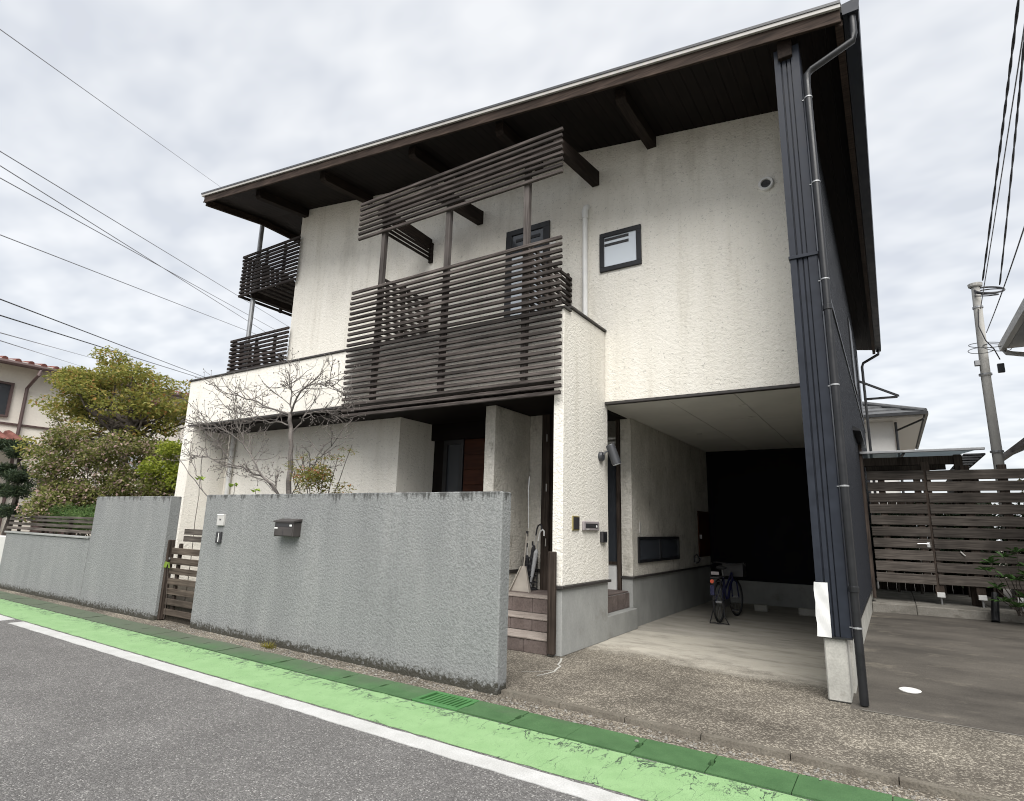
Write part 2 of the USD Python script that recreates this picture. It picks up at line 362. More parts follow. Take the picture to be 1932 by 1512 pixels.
exposed_aggregate("aggregate_concrete", (0.100, 0.093, 0.082), (0.38, 0.365, 0.33), 0.64, 85.0, smooth_beyond=7.80, smooth_col=(0.40, 0.375, 0.32))
exposed_aggregate("washed_gravel", (0.080, 0.073, 0.062), (0.34, 0.32, 0.285), 0.55, 80.0)
rough_surface("carport_concrete", (0.28, 0.262, 0.225), (0.43, 0.405, 0.355), scale=1.4, stretch=(1.0, 2.6, 1), fine=60, fine_amt=0.2, bump_scale=60, bump=0.15, dirt=(0.10, 0.09, 0.075), dirt_scale=1.6, dirt_stretch=(0.8, 4.0, 1), dirt_lo=0.58, dirt_hi=0.74)
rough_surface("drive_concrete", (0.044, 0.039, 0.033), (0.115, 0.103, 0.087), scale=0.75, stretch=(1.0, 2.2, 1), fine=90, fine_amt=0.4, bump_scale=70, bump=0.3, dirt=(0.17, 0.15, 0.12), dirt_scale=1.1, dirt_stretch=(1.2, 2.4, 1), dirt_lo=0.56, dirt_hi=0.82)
rough_surface("step_concrete", (0.15, 0.14, 0.12), (0.27, 0.255, 0.225), scale=3, fine=50, fine_amt=0.3, bump_scale=50, bump=0.3, dirt=(0.07, 0.062, 0.05), dirt_scale=3.0, dirt_stretch=(1, 1, 2), dirt_lo=0.5, dirt_hi=0.75)
rough_surface("pale_concrete", (0.33, 0.325, 0.295), (0.47, 0.46, 0.42), scale=4, fine=50, fine_amt=0.2, bump_scale=50, bump=0.2, dirt=(0.13, 0.115, 0.09), dirt_scale=3.0, dirt_lo=0.58, dirt_hi=0.8)
rough_surface("plinth_concrete", (0.25, 0.255, 0.245), (0.335, 0.34, 0.325), scale=3, stretch=(1, 1, 0.6), fine=40, fine_amt=0.12, bump_scale=60, bump=0.15, dirt=(0.14, 0.125, 0.105), dirt_scale=1.8, dirt_lo=0.58, dirt_hi=0.85)
rough_surface("kerb_concrete", (0.115, 0.10, 0.08), (0.21, 0.19, 0.155), scale=5, fine=70, fine_amt=0.45, bump_scale=70, bump=0.6, dirt=(0.06, 0.055, 0.045), dirt_scale=5, dirt_lo=0.55, dirt_hi=0.75)
rough_surface("bare_ground", (0.16, 0.145, 0.12), (0.24, 0.22, 0.185), scale=0.7, fine=30, fine_amt=0.4, bump_scale=20, bump=0.5)
rough_surface("garden_soil", (0.05, 0.042, 0.032), (0.09, 0.075, 0.055), scale=2, fine=40, fine_amt=0.5, bump_scale=25, bump=0.8)
rough_surface("ceiling_board", (0.56, 0.555, 0.52), (0.63, 0.62, 0.585), scale=1.5, fine=25, fine_amt=0.06, bump_scale=40, bump=0.05, dirt=(0.2, 0.19, 0.17), dirt_scale=2.2, dirt_lo=0.66, dirt_hi=0.8)
rough_surface("brown_tile", (0.125, 0.098, 0.088), (0.20, 0.162, 0.148), scale=7, fine=45, fine_amt=0.3, bump_scale=50, bump=0.25, dirt=(0.07, 0.058, 0.05), dirt_scale=5, dirt_lo=0.55, dirt_hi=0.75)
rough_surface("tan_tile", (0.25, 0.21, 0.185), (0.36, 0.315, 0.28), scale=6, fine=45, fine_amt=0.25, bump_scale=50, bump=0.2, dirt=(0.14, 0.115, 0.10), dirt_scale=4, dirt_lo=0.55, dirt_hi=0.75)
rough_surface("cream_render", (0.82, 0.76, 0.665), (0.86, 0.805, 0.715), scale=1.2, stretch=(1, 1, 0.4), fine=20, fine_amt=0.07, bump_scale=40, bump=0.15)
rough_surface("far_white_wall", (0.50, 0.49, 0.47), (0.58, 0.57, 0.55), scale=1.5, fine=20, fine_amt=0.06, bump_scale=40, bump=0.15)
rough_surface("red_roof_tile", (0.12, 0.042, 0.034), (0.24, 0.10, 0.08), scale=4, fine=30, fine_amt=0.3, bump_scale=30, bump=0.2)
rough_surface("slate_roof_tile", (0.075, 0.078, 0.082), (0.13, 0.132, 0.135), scale=4, fine=30, fine_amt=0.3, bump_scale=30, bump=0.2)
rough_surface("bark", (0.055, 0.045, 0.038), (0.12, 0.10, 0.085), scale=6, stretch=(1, 1, 0.3), fine=40, fine_amt=0.4, bump_scale=30, bump=0.7)
rough_surface("grey_bark", (0.085, 0.075, 0.068), (0.20, 0.18, 0.165), scale=6, stretch=(1, 1, 0.3), fine=40, fine_amt=0.35, bump_scale=40, bump=0.5)
rough_surface("pole_concrete", (0.38, 0.37, 0.345), (0.45, 0.44, 0.41), scale=2, stretch=(1, 1, 0.3), fine=30, fine_amt=0.1, bump_scale=40, bump=0.1)
rough_surface("gravel_stone", (0.12, 0.113, 0.10), (0.33, 0.315, 0.285), scale=25, fine=60, fine_amt=0.3, bump_scale=40, bump=0.3)


def road_paint(name, a, b, worn, cracks, fade=None):
    """Thick paint with hairline cracks; along the seam (a line in the road) the cracks break it into flakes."""
    n = {"g": ("geometry", {}), "s": ("separate_xyz", {}),
         "n": ("noise_texture", {"scale": 5.0, "detail": 6.0, "roughness": 0.65}), "c": ("rgb_ramp", {"ramp": [(0.3, a), (0.7, b)]}),
         "nf": ("noise_texture", {"scale": 120.0, "detail": 2.0}), "cf": ("rgb_ramp", {"ramp": [(0.3, (0.82,) * 3), (0.65, (1.05,) * 3)]}),
         "mx": ("mix_color", {"blend_type": "multiply", "fac": 1.0, "use_clamp": False}),
         "bp": ("bump", {"strength": 0.5, "distance": 0.004}), "p": ("principled_bsdf", {"roughness": 0.62, "specular_ior_level": 0.35})}
    l = [("g.position", "s.vector"), ("g.position", "n.vector"), ("n.fac", "c.fac"), ("g.position", "nf.vector"), ("nf.fac", "cf.fac"), ("c.color", "mx.a"), ("cf.color", "mx.b"), ("nf.fac", "bp.height"), ("bp.normal", "p.normal")]
    out = "mx.result"
    if cracks:
        # distance of the point from the seam, in metres across the road
        n |= {"yy": ("math", {"math_type": "multiply_add", "value2": 0.0125}), "sd": ("math", {"math_type": "subtract", "value2": 4.115}), "ab": ("math", {"math_type": "absolute"}),
              "near": ("map_range", {"from_min": 0.0, "from_max": 0.16, "to_min": 1.0, "to_max": 0.0, "clamp": True}),
              "mw": ("mapping", {"scale": (1.0, 0.55, 1.0), "rotation": (0, 0, 0.5)}), "nw": ("noise_texture", {"scale": 7.0, "detail": 5.0, "roughness": 0.65, "distortion": 0.8}),
              "d1": ("math", {"math_type": "subtract", "value2": 0.5}), "d2": ("math", {"math_type": "absolute"}),
              "wid": ("map_range", {"from_min": 0.0, "from_max": 1.0, "to_min": 0.0012, "to_max": 0.021}),
              "k": ("math", {"math_type": "less_than"}),
              "mv": ("mapping", {"scale": (5.0, 1.3, 1.0), "rotation": (0, 0, -0.35)}), "nv": ("noise_texture", {"scale": 2.1, "detail": 3.0, "roughness": 0.5, "distortion": 0.5}),
              "e1": ("math", {"math_type": "subtract", "value2": 0.5}), "e2": ("math", {"math_type": "absolute"}), "ke": ("math", {"math_type": "less_than", "value2": 0.0042}),
              "ng": ("noise_texture", {"scale": 3.3, "detail": 2.0}), "gg": ("math", {"math_type": "greater_than", "value2": 0.54}), "kg": ("math", {"math_type": "multiply"}),
              "km": ("math", {"math_type": "maximum"}), "w": ("mix_color", {"b": worn})}
        l += [("s.x", "yy.value1"), ("s.y", "yy.value3"), ("yy.value", "sd.value1"), ("sd.value", "ab.value1"), ("ab.value", "near.value"), ("near.result", "wid.value"),
              ("g.position", "mw.vector"), ("mw.vector", "nw.vector"), ("nw.fac", "d1.value1"), ("d1.value", "d2.value1"), ("d2.value", "k.value1"), ("wid.result", "k.value2"),
              ("g.position", "mv.vector"), ("mv.vector", "nv.vector"), ("nv.fac", "e1.value1"), ("e1.value", "e2.value1"), ("e2.value", "ke.value1"), ("g.position", "ng.vector"), ("ng.fac", "gg.value1"),
              ("ke.value", "kg.value1"), ("gg.value", "kg.value2"), ("k.value", "km.value1"), ("kg.value", "km.value2"), ("km.value", "w.fac"), (out, "w.a")]
        out = "w.result"
    if fade:
        # the paint on the covers has worn off towards the far end of the street
        n |= {"fx": ("noise_texture", {"scale": 2.2, "detail": 7.0, "roughness": 0.7}), "fq": ("math", {"math_type": "multiply_add", "value2": -0.085}), "fr": ("map_range", {"from_min": 0.86, "from_max": 1.35, "to_max": 0.82, "clamp": True}),
              "fy": ("math", {"math_type": "multiply_add", "value2": 0.9}), "fw": ("mix_color", {"b": fade}), "yo": ("math", {"math_type": "subtract", "value2": 4.32})}
        l += [("g.position", "fx.vector"), ("s.x", "fq.value1"), ("fx.fac", "fq.value3"), ("s.y", "yo.value1"), ("yo.value", "fy.value1"), ("fq.value", "fy.value3"), ("fy.value", "fr.value"), ("fr.result", "fw.fac"), (out, "fw.a")]
        out = "fw.result"
    mat(name, n, l + [(out, "p.base_color")])


road_paint("white_paint", (0.40, 0.40, 0.385), (0.50, 0.50, 0.49), (0.1, 0.1, 0.1), False)
road_paint("light_green_paint", (0.19, 0.325, 0.145), (0.24, 0.385, 0.185), (0.055, 0.085, 0.052), True)
road_paint("deep_green_paint", (0.042, 0.100, 0.037), (0.066, 0.142, 0.056), (0.03, 0.05, 0.03), False, fade=(0.085, 0.095, 0.07))
plain("grate_green", (0.045, 0.145, 0.042), 0.5, vary=0.2)
wood("slat_wood", (0.012, 0.0095, 0.0085), (0.110, 0.094, 0.086), "x", vary=0.95)
wood("slat_wood_deep", (0.012, 0.0095, 0.0085), (0.110, 0.094, 0.086), "y", vary=0.8)
wood("post_wood", (0.04, 0.033, 0.03), (0.14, 0.125, 0.117), "z", vary=0.5)
wood("dark_slat_wood", (0.018, 0.014, 0.013), (0.06, 0.05, 0.047), "x", vary=0.6)
wood("beam_wood", (0.009, 0.0065, 0.005), (0.035, 0.025, 0.020), "y", vary=0.4)
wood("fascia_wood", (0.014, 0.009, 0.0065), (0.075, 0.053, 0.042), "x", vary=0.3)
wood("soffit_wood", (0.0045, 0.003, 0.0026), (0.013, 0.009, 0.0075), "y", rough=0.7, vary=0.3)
wood("fence_wood", (0.030, 0.0255, 0.022), (0.145, 0.126, 0.110), "x", vary=0.55)
wood("gate_wood", (0.035, 0.026, 0.020), (0.15, 0.122, 0.098), "x", vary=0.6)
wood("dark_post_wood", (0.018, 0.013, 0.010), (0.085, 0.066, 0.054), "z", vary=0.3)
wood("door_wood", (0.030, 0.009, 0.004), (0.075, 0.024, 0.011), "x", rough=0.5, vary=0.2, streak=9.0)
plain("navy_metal", (0.015, 0.0185, 0.027), 0.5, vary=0.25, spec=0.28)
plain("navy_siding", (0.012, 0.0135, 0.0175), 0.55, vary=0.12, spec=0.25)
plain("black_siding", (0.0055, 0.0055, 0.007), 0.75, spec=0.15)
plain("black_frame", (0.011, 0.0115, 0.013), 0.4, vary=0.1)
plain("black_pipe", (0.007, 0.0075, 0.009), 0.38, vary=0.2)
plain("brown_trim", (0.035, 0.031, 0.029), 0.55, vary=0.2)
plain("roof_edge_metal", (0.40, 0.385, 0.36), 0.45, vary=0.12)
plain("roof_metal", (0.055, 0.056, 0.06), 0.4, vary=0.1)
plain("white_plastic", (0.72, 0.72, 0.70), 0.4, vary=0.05)
plain("white_board", (0.62, 0.62, 0.61), 0.5, vary=0.08)
plain("grey_pipe", (0.55, 0.55, 0.53), 0.4, vary=0.08)
plain("steel", (0.34, 0.345, 0.35), 0.45, metallic=0.6, vary=0.15)
plain("bright_steel", (0.72, 0.72, 0.72), 0.25, metallic=0.9)
plain("dark_plastic", (0.028, 0.027, 0.029), 0.45, vary=0.15)
plain("lamp_grey", (0.045, 0.047, 0.052), 0.4, vary=0.12)
plain("mailbox_metal", (0.045, 0.039, 0.037), 0.45, vary=0.25)
plain("plate_grey", (0.45, 0.44, 0.42), 0.4, vary=0.08)
plain("intercom_grey", (0.26, 0.235, 0.24), 0.45, vary=0.08)
plain("brass", (0.40, 0.34, 0.16), 0.4, metallic=0.6)
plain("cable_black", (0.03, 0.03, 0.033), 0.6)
plain("cable_grey", (0.17, 0.17, 0.18), 0.6)
plain("tyre_rubber", (0.016, 0.016, 0.017), 0.8)
plain("blue_paint", (0.007, 0.009, 0.055), 0.3, coat=0.4)
plain("reflector_red", (0.65, 0.10, 0.05), 0.25, coat=0.5)
plain("umbrella_dark", (0.022, 0.022, 0.026), 0.7)
plain("umbrella_clear", (0.42, 0.43, 0.44), 0.3)
plain("dustpan_tan", (0.36, 0.33, 0.29), 0.5, vary=0.15)
plain("gutter_brown", (0.10, 0.065, 0.06), 0.5)
plain("cream_metal", (0.62, 0.60, 0.56), 0.45, vary=0.08)
plain("neighbour_shutter", (0.07, 0.045, 0.04), 0.6)
mat("window_glass", {"t": ("transparent_bsdf", {"color": (0.55, 0.58, 0.60)}), "g": ("glossy_bsdf", {"roughness": 0.02, "color": (0.9, 0.92, 0.95)}), "f": ("fresnel", {"IOR": 1.6}), "m": ("mix_closure", {})},
    [("f.fac", "m.fac"), ("t.BSDF", "m.closure1"), ("g.BSDF", "m.closure2")], surface="m.closure")
mat("frosted_glass", {"p": ("principled_bsdf", {"base_color": (0.62, 0.67, 0.72), "roughness": 0.25, "specular_ior_level": 0.5})}, [])
mat("dusk_glass", {"p": ("principled_bsdf", {"base_color": (0.045, 0.05, 0.058), "roughness": 0.12, "specular_ior_level": 0.6})}, [])
mat("canopy_sheet", {"t": ("transparent_bsdf", {"color": (0.62, 0.66, 0.67)}), "d": ("diffuse_bsdf", {"color": (0.45, 0.48, 0.49)}), "m": ("mix_closure", {"fac": 0.45})},
    [("t.BSDF", "m.closure1"), ("d.BSDF", "m.closure2")], surface="m.closure")
plain("interior_dark", (0.03, 0.03, 0.03), 0.9)
leafy("tree_leaf", [(0, (0.12, 0.145, 0.035)), (0.4, (0.26, 0.27, 0.065)), (0.8, (0.36, 0.33, 0.09)), (0.96, (0.40, 0.28, 0.09)), (1, (0.36, 0.17, 0.07))], trans=0.45)
leafy("shrub_leaf", [(0, (0.085, 0.11, 0.03)), (0.45, (0.19, 0.21, 0.06)), (0.78, (0.30, 0.29, 0.11)), (0.84, (0.46, 0.35, 0.29)), (1, (0.58, 0.40, 0.38))], trans=0.45)
leafy("yellow_leaf", [(0, (0.13, 0.18, 0.02)), (0.5, (0.25, 0.30, 0.04)), (1, (0.38, 0.40, 0.07))], trans=0.45)
leafy("pine_needle", [(0, (0.016, 0.030, 0.016)), (0.6, (0.032, 0.052, 0.024)), (1, (0.07, 0.09, 0.04))], trans=0.15)
leafy("conifer_leaf", [(0, (0.05, 0.10, 0.03)), (0.6, (0.10, 0.17, 0.05)), (1, (0.17, 0.24, 0.08))], trans=0.2)
leafy("nandina_leaf", [(0, (0.10, 0.12, 0.03)), (0.6, (0.23, 0.23, 0.05)), (0.88, (0.32, 0.22, 0.07)), (1, (0.40, 0.14, 0.09))])
leafy("glossy_leaf", [(0, (0.045, 0.095, 0.026)), (1, (0.11, 0.19, 0.05))], trans=0.2, rough=0.35)
leafy("sprout_leaf", [(0, (0.22, 0.33, 0.05)), (1, (0.32, 0.40, 0.08))])
leafy("weed_blade", [(0, (0.16, 0.15, 0.03)), (0.6, (0.30, 0.25, 0.05)), (1, (0.12, 0.16, 0.03))])
leafy("pink_petal", [(0, (0.62, 0.33, 0.42)), (1, (0.75, 0.48, 0.55))])

# ------------------------------------------------------------------ ground, road, pavement
def sheet(name, pts, z, m, kind="structure", parent=None, label=None, thick=0.0):
    mb = MB()
    if thick: mb.prism(pts, "z", z - thick, z)
    else:
        mb.prism(pts, "z", z - 0.003, z)
    return obj(name, mb, m, parent, label=label, kind=kind)


SK = -0.0125                                    # the street runs slightly askew to the house


def ys(x, y): return y + SK * (x + 2.5)


def ragged(x0, x1, y0, y1, j=0.0035, step=0.09):
    rg = np.random.default_rng(int(1000 * abs(y0)) + int(10 * abs(x0))); xs = np.arange(max(x0, -16), min(x1, 4), step)
    xs = np.concatenate([[x0], xs[(xs > x0) & (xs < x1)], [x1]])
    e = [rg.normal(size=len(xs)) * j for _ in (0, 1)]
    return [(x, ys(x, y0) + d) for x, d in zip(xs, e[0])] + [(x, ys(x, y1) + d) for x, d in zip(xs[::-1], e[1])]


def strip(x0, x1, y0, y1): return [(x0, ys(x0, y0)), (x1, ys(x1, y0)), (x1, ys(x1, y1)), (x0, ys(x0, y1))]


obj("ground", MB().quad((-400, -400, -0.08), (400, -400, -0.08), (400, 400, -0.08), (-400, 400, -0.08)), "bare_ground", kind="structure", label="open ground the street and the lots lie on")
sheet("road", strip(-90, 40, -6, 4.24), -0.03, "asphalt", label="dark grey asphalt street in front of the house", thick=0.04)
sheet("green_lane", ragged(-60, 20, 3.635, 4.215, 0.0045), -0.025, "light_green_paint", label="light green painted footway band with cracked edge")
ln = obj("white_line", MB().prism(ragged(-10.62, 12, 3.43, 3.60), "z", -0.029, -0.0235), "white_paint", kind="structure", label="solid white edge line of the street")
obj("white_line", MB().prism(strip(-40, -10.93, 3.43, 3.60), "z", -0.029, -0.0235), "white_paint", kind="structure", label="white edge line beyond the gap at the far end")
sheet("gravel_strip", strip(-60, 20, 4.582, 5.3), -0.028, "washed_gravel", label="strip of gritty washed concrete between the drain covers and the walls", thick=0.04)

# drain covers: half-metre concrete slabs, each with hand slots, painted green
ch = thing("drain_channel", "row of green painted concrete drain covers along the street", "drain covers", (-3, 4.4, -0.03))
P0, PITCH = -3.205, 0.51
k = 0
covers = list(range(-27, 0)) + list(range(1, 10))
for i in range(-27, 10):
    if i == 0: continue                          # the iron grate sits here
    x0 = P0 + (i - 1) * PITCH + 0.003; x1 = x0 + PITCH - 0.006
    ya, yb = 4.232, 4.575
    notch_l, notch_r = ((i * 7) % 3 != 0), (((i + 1) * 7) % 3 != 0)
    ym = (ya + yb) / 2 + 0.01
    p = [(x0, ys(x0, ya)), (x1, ys(x1, ya))]
    if notch_r: p += [(x1, ys(x1, ym - 0.06)), (x1 - 0.016, ys(x1, ym - 0.05)), (x1 - 0.016, ys(x1, ym + 0.05)), (x1, ys(x1, ym + 0.06))]
    p += [(x1, ys(x1, yb)), (x0, ys(x0, yb))]
    if notch_l: p += [(x0, ys(x0, ym + 0.06)), (x0 + 0.014, ys(x0, ym + 0.05)), (x0 + 0.014, ys(x0, ym - 0.05)), (x0, ys(x0, ym - 0.06))]
    dz = R.uniform(-0.003, 0.003)
    obj("drain_cover", MB().prism(p, "z", -0.07, -0.0175 + dz), "deep_green_paint", ch)
obj("channel_bed", MB().prism(strip(-17, 2.0, 4.222, 4.585), "z", -0.079, -0.076), "cable_black", ch)  # black sheet stands in for the shade inside gaps and grate slots
gx0, gx1 = P0 - PITCH + 0.004, P0 - 0.004
gr = thing("drain_grate", "green painted iron drain grate set among the drain covers", "drain grate", ((gx0 + gx1) / 2, 4.4, -0.03))
mb = MB(); y0, y1 = ys(-3.45, 4.236), ys(-3.45, 4.572)
mb.box(gx0, gx1, y0, y0 + 0.05, -0.05, -0.014, 0.003); mb.box(gx0, gx1, y1 - 0.035, y1, -0.05, -0.014, 0.003)
mb.box(gx0, gx0 + 0.04, y0 + 0.05, y1 - 0.035, -0.05, -0.0142); mb.box(gx1 - 0.04, gx1, y0 + 0.05, y1 - 0.035, -0.05, -0.0142)
obj("frame", mb, "grate_green", gr)
n = 9
for i in range(n - 1):
    x = gx0 + 0.04 + (i + 0.5) * (gx1 - gx0 - 0.08) / n + 0.027
    obj("bar", B(x - 0.0125, x + 0.0125, y0 + 0.051, y1 - 0.036, -0.045, -0.0165, b=0.002), "grate_green", gr)

# concrete kerb stones in front of the drive
kb = thing("kerb", "low concrete kerb stones along the front of the drive", "kerb", (-1.5, 4.8, -0.03))


def ky(x): return 4.80 - 0.040 * (x + 1.5)


kx = [-3.19, -2.57, -1.96, -1.35, -0.735, -0.11, 0.5, 1.1, 1.7, 2.3]
for a, b in zip(kx[:-1], kx[1:]):
    a += 0.004; b -= 0.004; dz = R.uniform(-0.003, 0.003)
    obj("kerb_stone", MB().hexa([[a, ky(a) + 0.008, -0.06], [b, ky(b) + 0.008, -0.06], [b, ky(b) + 0.085, -0.06], [a, ky(a) + 0.085, -0.06], [a, ky(a) + 0.018, 0.012 + dz], [b, ky(b) + 0.018, 0.012 + dz], [b, ky(b) + 0.085, 0.012 + dz], [a, ky(a) + 0.085, 0.012 + dz]]), "kerb_concrete", kb)
sheet("driveway", [(-5.6, 6.6), (-5.6, 5.02), (-3.2, 5.02), (-3.19, ky(-3.19) + 0.088), (2.3, ky(2.3) + 0.088), (3.2, 4.75), (3.2, 6.37), (-0.37, 6.37), (-0.37, 6.52), (-0.645, 6.52), (-0.645, 9.0), (-3.5, 9.0), (-3.5, 6.6)], 0.0, "aggregate_concrete", label="apron of exposed aggregate concrete between kerb and house", thick=0.05)
sheet("carport_floor", [(-3.7, 9.003), (-0.6, 9.003), (-0.6, 13.95), (-3.7, 13.95)], 0.0, "carport_concrete", label="smooth pale concrete floor inside the carport", thick=0.05)
# side drive rises towards the gate
prof = [(6.374, 0.0), (7.0, 0.035), (7.8, 0.10), (8.7, 0.17), (10.5, 0.18), (12.7, 0.18), (40, 0.18)]
mb = MB()
for (ya, za), (yb, zb) in zip(prof[:-1], prof[1:]):
    mb.quad((-0.46, ya, za), (2.6, ya, za + (0.03 if ya > 6.4 else 0)), (2.6, yb, zb + 0.03), (-0.46, yb, zb))
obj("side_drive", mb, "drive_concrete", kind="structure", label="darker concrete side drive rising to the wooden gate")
sheet("garden_bed", [(-12.1, 5.06), (-5.62, 5.06), (-5.62, 7.4), (-12.1, 7.4)], 0.22, "garden_soil", label="planting bed behind the grey wall", thick=0.3)
sheet("neighbour_yard", [(-24, 5.12), (-12.55, 5.12), (-12.55, 16), (-24, 16)], 0.15, "bare_ground", label="garden ground of the neighbouring lot", thick=0.3)
mb = MB()
pts = [(-3.40, 6.48, 0), (-3.33, 6.33, 0), (-3.28, 6.17, 0), (-3.22, 6.12, 0), (-3.2, 6.0, 0), (-3.16, 5.86, 0), (-3.18, 5.72, 0), (-3.22, 5.6, 0)]
def ribbon(mb, pts, w, z):
    for (a, b) in zip(pts[:-1], pts[1:]):
        d = np.array(b[:2]) - np.array(a[:2]); d /= np.linalg.norm(d); q = np.array([-d[1], d[0]]) * w / 2
        mb.quad((a[0] - q[0], a[1] - q[1], z), (a[0] + q[0], a[1] + q[1], z), (b[0] + q[0], b[1] + q[1], z), (b[0] - q[0], b[1] - q[1], z))
ribbon(mb, pts, 0.022, 0.0035); ribbon(mb, [(-3.2, 5.9, 0), (-3.27, 5.78, 0), (-3.37, 5.7, 0), (-3.42, 5.62, 0)], 0.012, 0.0039)
obj("mortar_seam", mb, "pale_concrete", kind="structure", label="pale filled crack in the apron by the wooden post")
mb = MB(); ribbon(mb, [(-0.37, 6.37, 0), (0.0, 6.365, 0), (0.39, 6.37, 0), (2.5, 6.37, 0)], 0.02, 0.004)
obj("drive_joint", mb, "step_concrete", kind="structure", label="joint between the apron and the side drive")
# loose grit: uncountable
mb = MB()
ico = trimesh.creation.icosphere(0, 1.0); iv, fi = np.array(ico.vertices), np.array(ico.faces)
for _ in range(1500):
    x = R.uniform(-9, 1.2); y = ys(x, R.uniform(4.60, 4.86)) if x < -3.1 else R.uniform(ys(x, 4.6), ky(x))
    s = R.uniform(0.003, 0.009) if R.random() < 0.93 else R.uniform(0.009, 0.015)
    mb.add(iv * [s * R.uniform(.8, 1.3), s * R.uniform(.8, 1.3), s * 0.7] + [x, y, -0.027], fi)
for k in range(34):
    x = R.uniform(-8.5, -0.5); y = ys(x, R.uniform(4.5, 4.83)) if x < -3.2 else R.uniform(ys(x, 4.45), ky(x) - 0.01); s = R.uniform(0.008, 0.015)
    mb.add(iv * [s * 1.3, s, s * 0.7] + [x, y, -0.012 if y < ys(x, 4.58) else -0.022], fi)
obj("gravel", mb, "gravel_stone", label="loose grit scattered along the strip by the drain covers", cat="gravel", kind="stuff")

# ------------------------------------------------------------------ the house
YF, YM = 6.54, 7.88
house = thing("house", "two-storey white stucco house with dark overhanging roof and slatted balcony screens", "house", (-6.0, 7.5, 0.0))
H = lambda name, mesh, m, parent=house, **kw: obj(name, mesh, m, parent, **kw)
zw = lambda x: 7.24 + 0.142 * (-0.81 - x)                      # soffit height along the main wall
zf = lambda x: 7.09 + 0.1286 * (0.06 - x)                      # soffit height along the front eave


def zs(x, y): t = min(1.0, max(0.0, (y - 6.44) / (YM - 6.44))); return zf(x) * (1 - t) + zw(x) * t


# main wall, windows cut as recesses by proud frames
mb = MB().prism([(-11.15, 3.37), (-3.44, 3.37), (-3.44, 3.335), (-0.66, 3.335), (-0.66, zw(-0.66) + 0.02), (-11.15, zw(-11.15) + 0.02)], "y", YM, YM + 0.22)
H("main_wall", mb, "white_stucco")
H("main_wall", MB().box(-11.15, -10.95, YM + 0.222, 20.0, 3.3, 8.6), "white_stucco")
H("rear_wall", MB().box(-11.0, -0.6, 19.6, 19.8, 0.0, 7.0), "white_stucco")
# parapet wall of the porch and wing
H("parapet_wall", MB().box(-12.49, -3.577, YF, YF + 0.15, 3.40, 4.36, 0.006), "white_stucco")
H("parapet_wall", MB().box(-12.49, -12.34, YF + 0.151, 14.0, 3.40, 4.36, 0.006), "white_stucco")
H("parapet_cap", MB().box(-12.52, -3.40, YF - 0.025, YF + 0.175, 4.362, 4.395, 0.004), "brown_trim")
H("parapet_cap", MB().box(-3.60, -3.40, YF + 0.176, YM - 0.002, 4.427, 4.457, 0.004), "brown_trim")
H("parapet_cap", MB().box(-12.52, -12.32, YF + 0.176, 14.0, 4.362, 4.395, 0.004), "brown_trim")
H("parapet_edge", MB().box(-12.36, -3.58, YF - 0.006, YF + 0.155, 3.366, 3.398, 0.003), "brown_trim")
H("balcony_deck", MB().box(-12.3, -3.6, YF + 0.16, YM - 0.003, 3.42, 3.6), "plinth_concrete")
H("wing_deck", MB().box(-12.3, -11.2, YM, 14.0, 3.6, 3.78), "plinth_concrete")
# end wall of the wing
H("end_wall", MB().box(-12.49, -12.13, YF, 7.36, 0.0, 3.398, 0.006), "white_stucco")
# column wall between porch and carport, with its plinth
H("column_wall", MB().box(-3.575, -3.432, YF, YM - 0.003, 0.80, 4.425, 0.008), "white_stucco")
H("column_wall", MB().box(-3.575, -3.435, YM - 0.002, 7.95, 0.80, 3.32), "white_stucco")
H("plinth", MB().box(-3.566, -3.44, YF + 0.008, 7.94, 0.0, 0.765, 0.006), "plinth_concrete")
H("plinth_trim", MB().box(-3.60, -3.405, YF - 0.028, 7.985, 0.765, 0.80, 0.005), "brown_trim")
# recessed wall of the ground-floor room and porch walls
ZC = 3.30
H("garden_wall_face", MB().box(-12.12, -7.05, 7.36, 7.50, 0.0, ZC), "white_stucco")
H("porch_side_wall", MB().box(-7.2, -7.052, 7.501, 8.36, 0.0, ZC), "white_stucco")
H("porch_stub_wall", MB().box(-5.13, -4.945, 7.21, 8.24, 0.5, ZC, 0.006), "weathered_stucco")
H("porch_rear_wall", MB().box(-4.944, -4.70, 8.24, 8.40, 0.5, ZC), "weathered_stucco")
H("stub_trim", MB().box(-4.944, -4.69, 8.215, 8.239, 0.80, 0.85), "brown_trim")
H("stub_trim", MB().box(-4.944, -4.925, 7.23, 8.214, 0.80, 0.85), "brown_trim")
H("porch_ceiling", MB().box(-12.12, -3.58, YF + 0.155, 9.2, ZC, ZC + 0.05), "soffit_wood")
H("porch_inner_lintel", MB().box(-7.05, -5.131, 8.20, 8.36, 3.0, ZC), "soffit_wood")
# entrance door and side light
H("door_wall", MB().box(-7.05, -6.80, 8.30, 8.40, 0.5, 3.0), "soffit_wood")
d = H("side_light", MB().box(-6.80, -6.72, 8.27, 8.36, 0.56, 3.0).box(-6.43, -6.35, 8.27, 8.36, 0.56, 3.0).box(-6.72, -6.43, 8.27, 8.36, 2.92, 3.0).box(-6.72, -6.43, 8.27, 8.36, 0.56, 0.64), "black_frame")
H("pane", MB().box(-6.72, -6.43, 8.31, 8.325, 0.64, 2.92), "dusk_glass", d)
d = H("entrance_door", MB().box(-6.34, -5.2, 8.29, 8.345, 0.56, 2.995, 0.004), "door_wood", label="reddish brown wooden entrance door")
for i in range(9):
    H("door_board", MB().box(-6.33, -5.21, 8.277, 8.289, 0.6 + i * 0.265, 0.6 + i * 0.265 + 0.255, 0.003), "door_wood", d)
H("handle", MB().box(-6.27, -6.23, 8.22, 8.277, 1.45, 1.62, 0.006), "bright_steel", d)
